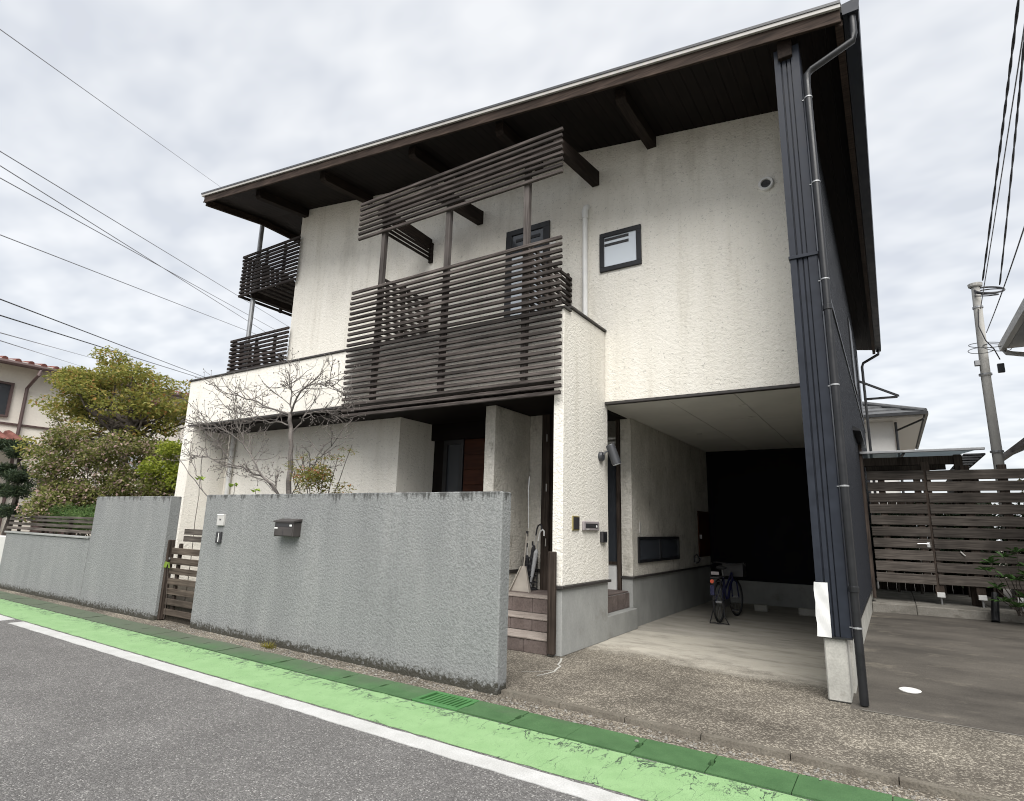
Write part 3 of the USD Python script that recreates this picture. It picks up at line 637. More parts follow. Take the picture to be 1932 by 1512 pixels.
d = H("porch_door_frame", MB().box(-4.69, -4.55, 8.20, 8.36, 0.5, ZC).box(-4.55, -3.95, 8.26, 8.36, 0.5, ZC), "dark_post_wood")
for z in (2.85, 2.05, 1.2): H("hinge", MB().box(-4.60, -4.585, 8.185, 8.2, z, z + 0.12), "bright_steel", d)
# passage beside the carport: steps end, glazed side door, louvres
d = H("side_door", MB().box(-4.35, -4.28, 9.1, 9.18, 0.56, 3.3).box(-3.775, -3.715, 9.08, 9.18, 0.45, 3.3).box(-4.28, -3.775, 9.1, 9.18, 2.75, 2.80).box(-4.28, -3.775, 9.1, 9.18, 0.93, 0.98), "dark_post_wood")
H("pane", MB().box(-4.28, -3.775, 9.13, 9.14, 0.98, 2.75), "dusk_glass", d)
H("lower_panel", MB().box(-4.28, -3.775, 9.12, 9.15, 0.5, 0.93), "white_plastic", d)
for z in (2.83, 2.90, 2.97): H("louvre", MB().box(-4.28, -3.775, 9.10, 9.13, z, z + 0.03), "white_plastic", d)
# entrance steps: concrete core dressed with tiles
XS0, XS1 = -5.6, -3.60
st = H("entrance_steps", MB().box(XS0, XS1, 6.52, 6.935, 0, 0.155).box(XS0, XS1, 6.936, 7.34, 0, 0.315).box(XS0, XS1, 7.341, 9.15, 0, 0.525), "plinth_concrete")
ri = [(6.50, 0.0, 0.152, 0.0), (6.915, 0.175, 0.312, 0.13), (7.32, 0.335, 0.522, 0.03)]
for y, za, zb, off in ri:
    x = XS1 - off
    if off: H("riser_tile", MB().box(x + 0.004, XS1 - 0.002, y, y + 0.019, za + 0.003, zb, 0.003), "brown_tile", st)
    while x > XS0 + 0.05:
        a = max(x - 0.335, XS0); H("riser_tile", MB().box(a + 0.003, x - 0.003, y, y + 0.019, za + 0.003, zb, 0.003), "brown_tile", st); x = a
for (ya, yb, z) in ((6.492, 6.91, 0.175), (6.907, 7.315, 0.335), (7.312, 7.62, 0.545)):
    x = XS1
    while x > XS0 + 0.05:
        a = max(x - 0.30, XS0); H("tread_tile", MB().box(a + 0.002, x - 0.002, ya, yb, z - 0.02, z, 0.004), "tan_tile", st); x = a
for y in (7.62, 7.92, 8.22, 8.52, 8.82):
    x = XS1
    while x > XS0 + 0.05:
        a = max(x - 0.30, XS0); H("porch_tile", MB().box(a + 0.002, x - 0.002, y + 0.003, y + 0.297, 0.527, 0.545, 0.002), "brown_tile", st); x = a
H("side_step", MB().box(-3.9, -3.452, 7.952, 9.098, 0.0, 0.30, 0.006), "plinth_concrete")
for ya in (7.96, 8.27, 8.58, 8.89): H("riser_tile", MB().box(-3.598, -3.578, ya, min(ya + 0.304, 9.09), 0.303, 0.524, 0.003), "brown_tile", st)
H("porch_landing", MB().box(-7.05, XS0 - 0.002, 6.9, 8.36, 0, 0.52), "plinth_concrete", st)
# carport: inner wall, back wall, ceiling panels, lintel edge
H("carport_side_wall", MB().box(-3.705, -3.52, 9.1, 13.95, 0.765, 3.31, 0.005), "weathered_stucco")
H("carport_plinth", MB().box(-3.705, -3.525, 9.105, 13.95, 0.0, 0.735), "plinth_concrete")
H("plinth_trim", MB().box(-3.72, -3.495, 9.075, 13.95, 0.735, 0.763, 0.004), "brown_trim")
H("carport_back_wall", MB().box(-3.52, -0.64, 13.87, 13.97, 0.47, 3.31), "black_siding", label="black clad back wall of the carport")
H("back_plinth", MB().box(-3.52, -0.64, 13.84, 13.97, 0.0, 0.468), "plinth_concrete")
H("lintel_edge", MB().box(-3.437, -0.66, YM - 0.03, YM + 0.06, 3.293, 3.333, 0.004), "brown_trim")
xs_ = [-3.52, -3.45, -2.54, -1.63, -0.65]; ysn = [YM + 0.062, 9.95, 11.88, 13.865]
for i in range(1, 4):
    for j in range(3):
        H("ceiling_panel", MB().box((xs_[i] if i > 1 else -3.69) + 0.003, xs_[i + 1] - 0.003, ysn[j] + 0.003, ysn[j + 1] - 0.003, 3.312, 3.33, 0.002), "ceiling_board")
H("ceiling_backing", MB().box(-3.7, -0.64, YM + 0.225, 13.87, 3.331, 3.36), "roof_edge_metal")
H("downlight", MB().lathe([(0.0, 0.0), (0.05, 0.0), (0.055, 0.006), (0.055, 0.012)], (-2.95, 11.2, 3.299), 16), "plate_grey")
w = H("carport_window", MB().box(-3.53, -3.49, 9.33, 11.5, 1.34, 1.38).box(-3.53, -3.49, 9.33, 11.5, 0.965, 1.01).box(-3.53, -3.49, 9.33, 9.37, 1.01, 1.34).box(-3.53, -3.49, 11.46, 11.5, 1.01, 1.34).box(-3.528, -3.493, 10.38, 10.43, 1.01, 1.34), "black_frame")
for a, b in ((9.37, 10.38), (10.43, 11.46)): H("pane", MB().box(-3.517, -3.507, a, b, 1.01, 1.34), "dusk_glass", w)
d = H("storage_door", MB().box(-3.525, -3.495, 12.93, 13.8, 0.96, 1.92, 0.004), "door_wood", label="small brown wooden storage door in the carport wall")
H("handle", MB().box(-3.495, -3.465, 13.02, 13.05, 1.33, 1.42), "bright_steel", d)
H("switch_plate", MB().box(-3.522, -3.508, 9.42, 9.47, 1.44, 1.62, 0.004), "plate_grey")
# windows upstairs
w = H("window", MB().box(-3.5, -2.82, YM - 0.035, YM + 0.02, 5.41, 5.485, 0.004).box(-3.5, -2.82, YM - 0.035, YM + 0.02, 5.985, 6.06, 0.004).box(-3.5, -3.425, YM - 0.035, YM + 0.02, 5.485, 5.985).box(-2.895, -2.82, YM - 0.035, YM + 0.02, 5.485, 5.985), "black_frame", label="small square window with black frame")
H("pane", MB().box(-3.425, -2.895, YM - 0.012, YM - 0.004, 5.485, 5.985), "frosted_glass", w)
for z in (5.83, 5.92): H("blind_slat", MB().box(-3.42, -3.02, YM - 0.018, YM - 0.0125, z, z + 0.045), "dark_plastic", w)
w = H("balcony_door", MB().box(-5.28, -4.41, YM - 0.035, YM + 0.02, 6.47, 6.57, 0.004).box(-5.28, -5.16, YM - 0.035, YM + 0.02, 4.42, 6.47).box(-4.53, -4.41, YM - 0.035, YM + 0.02, 4.42, 6.47), "black_frame", label="dark framed balcony door behind the slatted screen")
H("pane", MB().box(-5.16, -4.53, YM - 0.012, YM - 0.004, 6.10, 6.47), "dusk_glass", w)
H("curtained_pane", MB().box(-5.16, -4.53, YM - 0.012, YM - 0.004, 4.42, 6.098), "frosted_glass", w)
H("door_rail", MB().box(-5.08, -4.60, YM - 0.025, YM - 0.013, 6.33, 6.38), "black_frame", w)
v = H("wall_vent", MB().lathe([(0.088, 0), (0.088, 0.035), (0.075, 0.05), (0.06, 0.05), (0.055, 0.03)], (0, 0, 0), 24), "white_plastic") if False else None
def turned(mb, c):                                # a lathe shape turned to face the street (-y)
    v, f = mb.get(); return np.stack([v[:, 0] + c[0], -v[:, 2] + c[1], v[:, 1] + c[2]], 1), f
v = H("wall_vent", turned(MB().lathe([(0.10, 0), (0.10, 0.03), (0.09, 0.045), (0.066, 0.045), (0.06, 0.012)], (0, 0, 0), 28), (-1.03, YM, 6.17)), "white_plastic", smooth=40)
H("vent_grille", turned(MB().lathe([(0.0, 0.02), (0.06, 0.02)], (0, 0, 0), 20).box(-0.06, 0.06, -0.004, 0.004, 0.021, 0.026).box(-0.004, 0.004, -0.06, 0.06, 0.0265, 0.03), (-1.03, YM, 6.17)), "dark_plastic", v)
pc = H("pipe_cover", MB().tube([(-3.74, YM - 0.05, 4.40), (-3.74, YM - 0.05, 6.5)], 0.042, 12), "white_plastic", label="white plastic pipe cover running up the wall")
H("elbow", MB().tube([(-3.74, YM - 0.05, 6.40), (-3.74, YM - 0.055, 6.52), (-3.73, YM - 0.04, 6.59), (-3.715, YM - 0.0, 6.61)], [0.052, 0.052, 0.05, 0.05], 12), "white_plastic", pc)
H("pipe_cap", turned(MB().lathe([(0.07, 0), (0.07, 0.02), (0.0, 0.025)], (0, 0, 0), 16), (-4.36, YM, 6.17)), "white_plastic")
H("garden_downpipe", MB().tube([(-11.86, 7.29, 0.2), (-11.86, 7.29, 3.3)], 0.045, 10), "grey_pipe", label="pale grey downpipe on the recessed wall")

# roof
mb = MB()
x = -12.74
while x < 0.0:
    b = min(x + 0.148, 0.045)
    mb.hexa([[x, 6.44, zf(x)], [b, 6.44, zf(b)], [b, YM, zw(b)], [x, YM, zw(x)], [x, 6.44, zf(x) + 0.02], [b, 6.44, zf(b) + 0.02], [b, YM, zw(b) + 0.02], [x, YM, zw(x) + 0.02]])
    mb.hexa([[x, YM + .001, zw(x)], [b, YM + .001, zw(b)], [b, 20.6, zw(b)], [x, 20.6, zw(x)], [x, YM + .001, zw(x) + 0.02], [b, YM + .001, zw(b) + 0.02], [b, 20.6, zw(b) + 0.02], [x, 20.6, zw(x) + 0.02]])
    x = b + 0.004
rb = MB(); xr = np.linspace(-12.78, 0.05, 20)
for (ya, za), (yb, zb) in (((6.42, zf), (YM, zw)), ((YM, zw), (20.7, zw))):
    for x0, x1 in zip(xr[:-1], xr[1:]):
        rb.hexa([[x0, ya, za(x0) + 0.035], [x1, ya, za(x1) + 0.035], [x1, yb, zb(x1) + 0.035], [x0, yb, zb(x0) + 0.035], [x0, ya, za(x0) + 0.16], [x1, ya, za(x1) + 0.16], [x1, yb, zb(x1) + 0.16], [x0, yb, zb(x0) + 0.16]])
roof = H("roof", rb, "roof_metal")
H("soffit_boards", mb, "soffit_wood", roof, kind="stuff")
H("fascia_board", MB().slab(-12.76, 0.03, 6.375, 6.418, lambda x: zf(x) - 0.10, lambda x: zf(x) + 0.05), "fascia_wood", roof)
H("fascia_lip", MB().slab(-12.76, 0.03, 6.362, 6.376, lambda x: zf(x) - 0.115, lambda x: zf(x) - 0.08), "fascia_wood", roof)
H("roof_edge_trim", MB().slab(-12.84, 0.04, 6.345, 6.416, lambda x: zf(x) + 0.052, lambda x: zf(x) + 0.098), "roof_edge_metal", roof)
H("roof_edge_cap", MB().slab(-12.86, 0.045, 6.335, 6.50, lambda x: zf(x) + 0.10, lambda x: zf(x) + 0.135), "roof_metal", roof)
vb, vo = MB(), MB()
for (ya, za), (yb, zb) in (((6.44, zf), (YM, zw)), ((YM, zw), (20.65, zw))):
    for m_, x0, x1, d0, d1 in ((vb, -12.79, -12.735, -0.15, 0.04), (vo, -12.86, -12.795, 0.0, 0.15)):
        p, q = za(-12.75), zb(-12.75); m_.hexa([[x0, ya, p + d0], [x1, ya, p + d0], [x1, yb, q + d0], [x0, yb, q + d0], [x0, ya, p + d1], [x1, ya, p + d1], [x1, yb, q + d1], [x0, yb, q + d1]])
H("verge_board", vb, "fascia_wood", roof); H("verge_board", vo, "fascia_wood", roof)
for xp in (-11.0, -8.86, -6.49, -4.64, -2.62):
    zt0, zt1 = zs(xp, 6.6) + 0.01, zw(xp) + 0.015
    dz = 0.205
    c = 0.05                                       # rafter tails are cut back at the lower front corner
    mb = MB()
    for s in (0,):
        x0, x1 = xp - 0.072, xp + 0.072
        P = [(6.60, zt0), (YM, zt1), (YM, zt1 - dz), (6.60 + c, zt0 - dz + 0.004), (6.60, zt0 - dz + c)]
        mb.prism(P, "x", x0, x1)
    H("rafter_tail", mb, "beam_wood", roof)
H("rafter_tail", MB().box(-0.625, -0.475, 6.455, 6.75, 6.87, 7.1, 0.006), "beam_wood", roof)
gz = 7.10
g = H("roof_gutter", MB().prism([(0.055, gz - 0.02), (0.20, gz - 0.02), (0.215, gz + 0.12), (0.195, gz + 0.12), (0.185, gz), (0.07, gz), (0.065, gz + 0.1), (0.05, gz + 0.1)], "y", 6.43, 20.7), "navy_metal", roof, label="dark box gutter along the right eave")
H("gutter_end", MB().prism([(0.05, gz - 0.025), (0.203, gz - 0.025), (0.22, gz + 0.13), (0.05, gz + 0.11)], "y", 6.395, 6.428), "navy_metal", roof)
H("eave_board", MB().box(-0.03, 0.045, 6.45, 20.6, 6.995, 7.075), "fascia_wood", roof)
# corner cladding and right side of the house
ol = [(-0.67, 6.50), (-0.607, 6.50), (-0.607, 6.535), (-0.59, 6.535), (-0.59, 6.512), (-0.552, 6.512), (-0.552, 6.54), (-0.538, 6.54), (-0.538, 6.512), (-0.505, 6.512), (-0.505, 6.535), (-0.494, 6.535), (-0.494, 6.50), (-0.412, 6.50), (-0.405, 6.507), (-0.405, 6.80), (-0.67, 6.80)]
cc = H("corner_cladding", MB().prism(ol, "z", 0.57, 4.385), "navy_metal", label="ribbed dark blue metal cladding on the front corner")
H("corner_cladding", MB().prism(ol, "z", 4.425, 7.02), "navy_metal")
H("cladding_joint", MB().box(-0.682, -0.393, 6.485, 6.80, 4.386, 4.424, 0.004), "navy_metal", cc)
H("cladding_foot", MB().box(-0.60, -0.40, 6.49, 6.80, 0.555, 0.569), "black_frame", cc)
H("corner_footing", MB().box(-0.645, -0.455, 6.525, 6.85, 0.0, 0.553, 0.012), "pale_concrete", label="pale concrete footing under the corner cladding")
H("carport_right_wall", MB().box(-0.64, -0.445, 6.801, 13.97, 0.57, 3.31), "navy_siding")
H("side_plinth", MB().box(-0.63, -0.435, 6.851, 19.6, 0.0, 0.553), "pale_concrete")
pl = [(-0.425, 6.802)]
y = 6.86
while y < 19.5:
    pl += [(-0.425, y), (-0.412, y + 0.008), (-0.412, y + 0.03), (-0.425, y + 0.038)]; y += 0.105
pl += [(-0.425, 19.6), (-0.44, 19.6), (-0.44, 6.802)]
sd = H("side_siding", MB().prism(pl, "z", 0.575, 7.08), "navy_siding", label="dark ribbed metal siding on the right side wall")
H("siding_band", MB().box(-0.411, -0.395, 6.9, 19.6, 4.40, 4.45), "black_frame", sd)
H("siding_base_trim", MB().box(-0.445, -0.40, 6.86, 19.6, 0.554, 0.574), "black_frame", sd)
H("side_window", MB().box(-0.411, -0.385, 13.9, 15.0, 4.6, 6.1, 0.004), "black_frame", sd)
H("side_window", MB().box(-0.411, -0.385, 17.2, 18.2, 4.6, 6.1, 0.004), "black_frame", sd)
H("window_hood", MB().hexa([[-0.411, 11.2, 3.22], [-0.30, 11.2, 3.2], [-0.30, 13.6, 3.2], [-0.411, 13.6, 3.22], [-0.411, 11.2, 3.30], [-0.30, 11.2, 3.225], [-0.30, 13.6, 3.225], [-0.411, 13.6, 3.30]]), "black_frame", sd)
H("side_frame", MB().box(-0.411, -0.36, 12.85, 13.1, 0.4, 3.19), "dark_post_wood", sd)
# downpipes
dp = H("downpipe", MB().tube([(0.135, 6.46, 7.09), (0.135, 6.47, 6.86), (0.12, 6.48, 6.78), (-0.30, 6.48, 6.60), (-0.345, 6.48, 6.55), (-0.355, 6.48, 6.45), (-0.355, 6.48, 0.02)], 0.038, 14), "black_pipe", label="black downpipe at the front corner", smooth=50)
for z in (6.25, 5.2, 4.08, 2.95, 1.95, 0.66): H("pipe_clip", MB().lathe([(0.0405, 0), (0.0425, 0.002), (0.0425, 0.014), (0.0405, 0.016)], (-0.355, 6.48, z), 16).box(-0.418, -0.395, 6.49, 6.498, z + 0.003, z + 0.012), "steel", dp)
for z in (3.75, 0.98): H("pipe_joint", MB().lathe([(0.040, 0), (0.046, 0.004), (0.046, 0.05), (0.040, 0.055)], (-0.355, 6.48, z), 16), "black_pipe", dp)
H("rear_downpipe", MB().tube([(0.13, 20.5, 7.08), (0.12, 20.5, 6.95), (-0.30, 20.5, 6.72), (-0.34, 20.5, 6.6), (-0.34, 20.5, 0.2)], 0.04, 10), "black_pipe")
H("awning_arm", MB().box(-0.30, 0.42, 17.6, 17.66, 4.98, 5.03).hexa([[-0.40, 17.3, 5.4], [-0.36, 17.3, 5.4], [0.45, 17.35, 4.95], [0.41, 17.35, 4.95], [-0.40, 17.3, 5.45], [-0.36, 17.3, 5.45], [0.45, 17.35, 5.0], [0.41, 17.35, 5.0]]), "black_frame")

# slatted screens: every slat a part
def screen(name, label, x0, x1, y, z_list, hgt=0.050, dep=0.042, m="slat_wood", posts=(), pz=(3.5, 5.0), pw=0.085, pm="post_wood"):
    s = thing(name, label, None, ((x0 + x1) / 2, y, z_list[0]), parent=house)
    for p in posts: obj("screen_post", B(p - pw / 2, p + pw / 2, y + dep + 0.001, y + dep + pw, pz[0], pz[1], b=0.006), pm, s)
    for z in z_list:
        e0, e1 = R.uniform(-0.012, 0.012), R.uniform(-0.006, 0.006); w = R.uniform(-0.002, 0.002); dzz = R.uniform(-0.003, 0.003)
        v, f = B(x0 + e0, x1 + e1, y + w, y + dep + w, z + dzz, z + hgt + dzz, b=0.006).get()
        t = (v[:, 0] - x0) / (x1 - x0); v[:, 2] += R.uniform(-0.006, 0.006) * np.sin(np.pi * t)
        obj("slat", (v, f), m, s)
    return s


PITCHZ = (5.372 - 3.165 - 0.046) / 23
sc = screen("slat_screen", "weathered grey slatted screen in front of the balcony", -7.51, -3.42, 6.42, [3.165 + i * PITCHZ for i in range(24)], posts=(-6.88, -5.47, -4.02), pz=(3.42, 6.40))
screen("upper_slat_screen", "weathered grey slatted band under the eave", -7.47, -3.42, 6.42, [6.335 + i * 0.0945 for i in range(8)], posts=(-6.88, -5.47, -4.02), pz=(6.401, 6.98))
for xp, ztop in ((-4.0, 5.40), (-7.0, 5.62)):
    for i in range(int((ztop - 4.44) / 0.094) + 1):
        z = 4.44 + i * 0.094; obj("return_slat", B(xp - 0.02, xp + 0.02, 6.60, YM - 0.02, z, z + 0.046, b=0.005), "slat_wood_deep", sc)
    for yy in (7.2, 7.80): obj("return_post", B(xp - 0.07, xp - 0.021, yy, yy + 0.05, 4.40, ztop + 0.1), "dark_post_wood", sc)
for xb, za, zb, zc, zd in ((-3.57, 6.95, 7.20, 6.79, 6.99), (-5.88, 6.90, 7.15, 6.78, 6.99), (-7.09, 6.47, 6.88, 6.6, 6.99)):
    H("screen_beam", MB().hexa([[xb - 0.06, 6.55, zc], [xb + 0.06, 6.55, zc], [xb + 0.06, YM, za], [xb - 0.06, YM, za], [xb - 0.06, 6.55, zd], [xb + 0.06, 6.55, zd], [xb + 0.06, YM, zb], [xb - 0.06, YM, zb]]) if xb > -7 else MB().hexa([[xb - 0.06, 6.55, 6.78], [xb + 0.06, 6.55, 6.78], [xb + 0.06, YM, 6.74], [xb - 0.06, YM, 6.74], [xb - 0.06, 6.55, 6.95], [xb + 0.06, 6.55, 6.95], [xb + 0.06, YM, 6.90], [xb - 0.06, YM, 6.90]]), "beam_wood")
for i in range(4): H("side_slat", MB().box(-7.05, -7.01, 6.55, YM - 0.05, 6.45 + i * 0.08, 6.49 + i * 0.08, 0.004), "beam_wood")
H("side_slat_end", MB().box(-7.06, -6.98, YM - 0.05, YM - 0.002, 6.40, 6.80), "beam_wood")
H("screen_beam", MB().box(-7.0, -3.63, 6.60, 6.68, 6.84, 6.94), "beam_wood")
# balcony at the far left end, its screens and steel post
bal = [6.885 + i * 0.0945 for i in range(12)]
s = screen("balcony_screen", "upper dark slatted screen of the left balcony", -13.22, -11.02, 7.76, bal, hgt=0.060, m="dark_slat_wood", posts=(-12.3, -11.6), pz=(6.9, 7.95), pw=0.06)
for i, z in enumerate(bal): obj("slat", B(-13.22, -13.18, 7.805, 10.6, z, z + 0.060), "dark_slat_wood", s)
for yy in (8.9, 10.3): obj("screen_post", B(-13.17, -13.11, yy, yy + 0.06, 6.85, 7.95), "dark_slat_wood", s)
obj("screen_beam", B(-12.78, -12.70, 7.81, 10.6, 6.82, 6.98), "beam_wood", s)
for i in range(6): obj("pergola_slat", B(-12.48 + i * 0.23, -12.36 + i * 0.23, 7.81, 10.6, 6.88, 6.93), "dark_slat_wood", s)
low = [4.62 + i * 0.0985 for i in range(12)]
s = screen("balcony_screen", "lower dark slatted screen of the left balcony above the parapet", -13.28, -11.06, 7.76, low, hgt=0.060, m="dark_slat_wood", posts=(-12.3, -11.6), pz=(4.4, 5.7), pw=0.06)
for i, z in enumerate(low): obj("slat", B(-13.28, -13.24, 7.805, 10.6, z, z + 0.060), "dark_slat_wood", s)
for yy in (8.9, 10.3): obj("screen_post", B(-13.23, -13.17, yy, yy + 0.06, 4.4, 5.75), "dark_slat_wood", s)
H("balcony_post", MB().tube([(-12.83, 7.93, 3.7), (-12.83, 7.93, 8.85)], 0.055, 12), "steel", label="grey steel post of the left balcony")
H("balcony_slab", MB().box(-13.2, -11.16, 7.83, 10.6, 3.6, 3.7), "plinth_concrete")

# ------------------------------------------------------------------ things on the column
t = thing("wall_lamp", "grey cylinder spotlight on the column beside the carport", "wall lamp", (-3.43, 7.67, 2.5))
def turned_x(mb, c):                              # a lathe shape turned to face +x
    v, f = mb.get(); return np.stack([v[:, 2] + c[0], v[:, 0] + c[1], v[:, 1] + c[2]], 1), f
obj("mounting_plate", turned_x(MB().lathe([(0.0, 0.05), (0.06, 0.05), (0.07, 0.035), (0.07, 0.0)], (0, 0, 0), 20), (-3.43, 7.67, 2.50)), "lamp_grey", t, smooth=40)
obj("arm", MB().tube([(-3.39, 7.67, 2.52), (-3.36, 7.72, 2.57), (-3.32, 7.77, 2.60)], 0.012, 8), "lamp_grey", t)
a, b = np.array([-3.325, 7.78, 2.68]), np.array([-3.235, 7.82, 2.40])
obj("lamp_head", MB().tube([a, a + 0.06 * (b - a), b - 0.02 * (b - a), b], [0.055, 0.066, 0.068, 0.066], 18), "lamp_grey", t, smooth=40)
obj("lens", MB().tube([b, b + 0.02 * (b - a)], 0.058, 16), "frosted_glass", t)
t = thing("house_number_plate", "narrow black name plate with brass edge, leftmost of three on the column", "name plate", (-3.43, 6.88, 1.47))
obj("backing", B(-3.431, -3.414, 6.79, 6.985, 1.465, 1.645, b=0.003), "brass", t); obj("face", B(-3.4138, -3.408, 6.815, 6.97, 1.48, 1.63), "dark_plastic", t)
t = thing("intercom", "wide grey intercom with dark window on the column", "intercom", (-3.43, 7.3, 1.46))
obj("housing", B(-3.431, -3.395, 7.08, 7.56, 1.465, 1.585, b=0.008), "intercom_grey", t)
obj("window", B(-3.3948, -3.392, 7.13, 7.50, 1.50, 1.555), "dark_plastic", t)
obj("button", turned_x(MB().lathe([(0.0, 0.006), (0.017, 0.005), (0.018, 0)], (0, 0, 0), 14), (-3.392, 7.46, 1.52)), "white_plastic", t)
obj("speaker", B(-3.3948, -3.3935, 7.15, 7.24, 1.474, 1.49), "plate_grey", t)
t = thing("key_box", "small black key box on the column, right of the intercom", "key box", (-3.43, 7.73, 1.3))
obj("housing", B(-3.431, -3.385, 7.65, 7.81, 1.305, 1.455, b=0.006), "dark_plastic", t); obj("face", B(-3.3848, -3.381, 7.68, 7.78, 1.33, 1.43), "black_frame", t)
obj("corner_guard", (lambda v, f: (np.stack([v[:, 0] + 0.004 * np.sin(v[:, 2] * 31) * (v[:, 0] < -0.63), v[:, 1] + 0.003 * np.sin(v[:, 2] * 23 + v[:, 0] * 40), v[:, 2]], 1), f))(*(lambda m: (np.array(m.vertices), np.array(m.faces)))(trimesh.creation.box((0.118, 0.014, 0.49)).subdivide().subdivide().subdivide().apply_translation((-0.628, 6.486, 0.805)))), "white_board", label="dented white board strapped to the foot of the corner cladding", cat="corner guard")
t = thing("hose_hook", "small white hook with black loop low on the carport wall", "wall hook", (-3.52, 12.65, 0.9))
obj("plate", B(-3.52, -3.505, 12.58, 12.76, 0.84, 0.95, b=0.004), "white_plastic", t)
obj("loop", MB().tube([(-3.5, 12.5, 0.86), (-3.49, 12.5, 0.99), (-3.47, 12.6, 1.02), (-3.45, 12.75, 0.92), (-3.46, 12.66, 0.86), (-3.48, 12.55, 0.85)], 0.014, 6), "cable_black", t)

# ------------------------------------------------------------------ grey garden walls and the little gate
gy = lambda x: 4.84 - 0.0185 * (x + 3.21)
def skewwall(x0, x1, z0, z1, th, f=gy):
    mb = MB(); b = 0.012
    v, fc = B(x0, x1, 0, th, z0, z1, b=b).get(); v = v.copy(); v[:, 1] += np.array([f(x) for x in v[:, 0]]); return v, fc
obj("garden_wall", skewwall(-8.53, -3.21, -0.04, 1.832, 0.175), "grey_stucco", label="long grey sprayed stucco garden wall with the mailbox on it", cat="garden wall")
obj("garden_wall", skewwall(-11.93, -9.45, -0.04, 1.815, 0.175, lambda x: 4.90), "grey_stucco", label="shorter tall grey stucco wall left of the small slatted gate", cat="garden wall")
t = thing("low_garden_wall", "low grey wall topped with a few wooden rails, far left", "garden wall", (-14, 4.9, 0))
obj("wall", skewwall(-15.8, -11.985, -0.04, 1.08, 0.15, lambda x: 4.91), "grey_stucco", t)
obj("cap", B(-15.85, -11.98, 4.885, 5.085, 1.082, 1.115, b=0.004), "plinth_concrete", t)
for z in (1.16, 1.25, 1.34): obj("rail", B(-15.95 + R.uniform(-.05, .05), -11.97, 4.95, 4.985, z, z + 0.055, b=0.005), "fence_wood", t)
obj("top_rail", B(-15.8, -11.97, 4.93, 5.02, 1.41, 1.45, b=0.005), "fence_wood", t)
for x in (-15.5, -14.3, -13.1, -12.05): obj("rail_post", B(x, x + 0.05, 4.986, 5.035, 1.116, 1.41), "dark_post_wood", t)
obj("joint_strip", B(-11.985, -11.931, 4.93, 5.05, -0.04, 1.45), "cable_black", t)
t = thing("small_gate", "small weathered gate of wide horizontal slats between the grey walls", "gate", (-9.0, 5.0, 0))
for i in range(7):
    z = 0.055 + i * 0.148; obj("slat", B(-9.38 + R.uniform(-.01, .01), -8.54, 4.995, 5.02, z + R.uniform(-.004, .004), z + 0.09, b=0.004), "gate_wood", t)
for z in (1.13, 1.235): obj("slat", B(-9.3, -8.54, 5.10, 5.125, z, z + 0.085, b=0.004), "fence_wood", t)
obj("stile", B(-9.25, -9.19, 5.021, 5.06, 0.05, 1.1, b=0.004), "dark_post_wood", t); obj("stile", B(-8.66, -8.6, 5.021, 5.06, 0.05, 1.1, b=0.004), "dark_post_wood", t)
obj("latch", B(-9.47, -9.37, 4.975, 4.99, 0.86, 0.885, b=0.003), "bright_steel", t)
obj("gate_post", B(-9.50, -9.405, 4.955, 5.05, -0.02, 1.15, b=0.008), "dark_post_wood", label="weathered wooden post at the hinge of the small gate", cat="gate post")
t = thing("mailbox", "dark brown metal mailbox on the long grey wall", "mailbox", (-6.44, 4.85, 1.29))
wy = gy(-6.44)
obj("box", B(-6.635, -6.265, wy - 0.12, wy + 0.003, 1.295, 1.475, b=0.006), "mailbox_metal", t)
obj("lid", MB().hexa([[-6.65, wy - 0.135, 1.468], [-6.25, wy - 0.135, 1.468], [-6.25, wy + 0.0, 1.487], [-6.65, wy + 0.0, 1.487], [-6.65, wy - 0.135, 1.485], [-6.25, wy - 0.135, 1.485], [-6.25, wy + 0.0, 1.515], [-6.65, wy + 0.0, 1.515]]), "mailbox_metal", t)
obj("slot", B(-6.615, -6.285, wy - 0.1225, wy - 0.1198, 1.415, 1.452), "dark_plastic", t)
obj("flap", B(-6.625, -6.275, wy - 0.127, wy - 0.121, 1.305, 1.40, b=0.003), "mailbox_metal", t)
obj("sticker", B(-6.625, -6.56, wy - 0.1285, wy - 0.1272, 1.388, 1.405), "white_plastic", t); obj("sticker", B(-6.335, -6.29, wy - 0.1245, wy - 0.1226, 1.42, 1.442), "white_plastic", t)
obj("seam", B(-6.453, -6.447, wy - 0.1285, wy - 0.1272, 1.308, 1.383), "dark_plastic", t)
t = thing("gate_name_plate", "square pale metal name plate on the long grey wall", "name plate", (-8.03, 4.93, 1.39))
wy = gy(-8.03)
obj("plate", B(-8.125, -7.965, wy - 0.03, wy + 0.003, 1.395, 1.555, b=0.004), "plate_grey", t); obj("rim", B(-8.125, -7.965, wy - 0.034, wy - 0.0302, 1.54, 1.556), "white_plastic", t)
for k, (dx, hh) in enumerate(((0.0, 0.024), (0.016, 0.02), (0.032, 0.024))): obj("mark", B(-8.065 + dx, -8.055 + dx, wy - 0.032, wy - 0.0302, 1.468, 1.468 + hh), "lamp_grey", t)
t = thing("door_phone", "small dark door phone below the name plate on the grey wall", "door phone", (-8.02, 4.93, 1.16))
obj("housing", B(-8.10, -7.99, wy - 0.035, wy + 0.003, 1.155, 1.31, b=0.006), "dark_plastic", t); obj("strip", B(-8.035, -8.02, wy - 0.0375, wy - 0.0352, 1.17, 1.295), "white_plastic", t)
obj("wooden_post", B(-3.575, -3.475, 6.43, 6.488, 0.03, 1.205, b=0.008), "dark_post_wood", label="short dark wooden post standing in front of the column by the steps", cat="post")
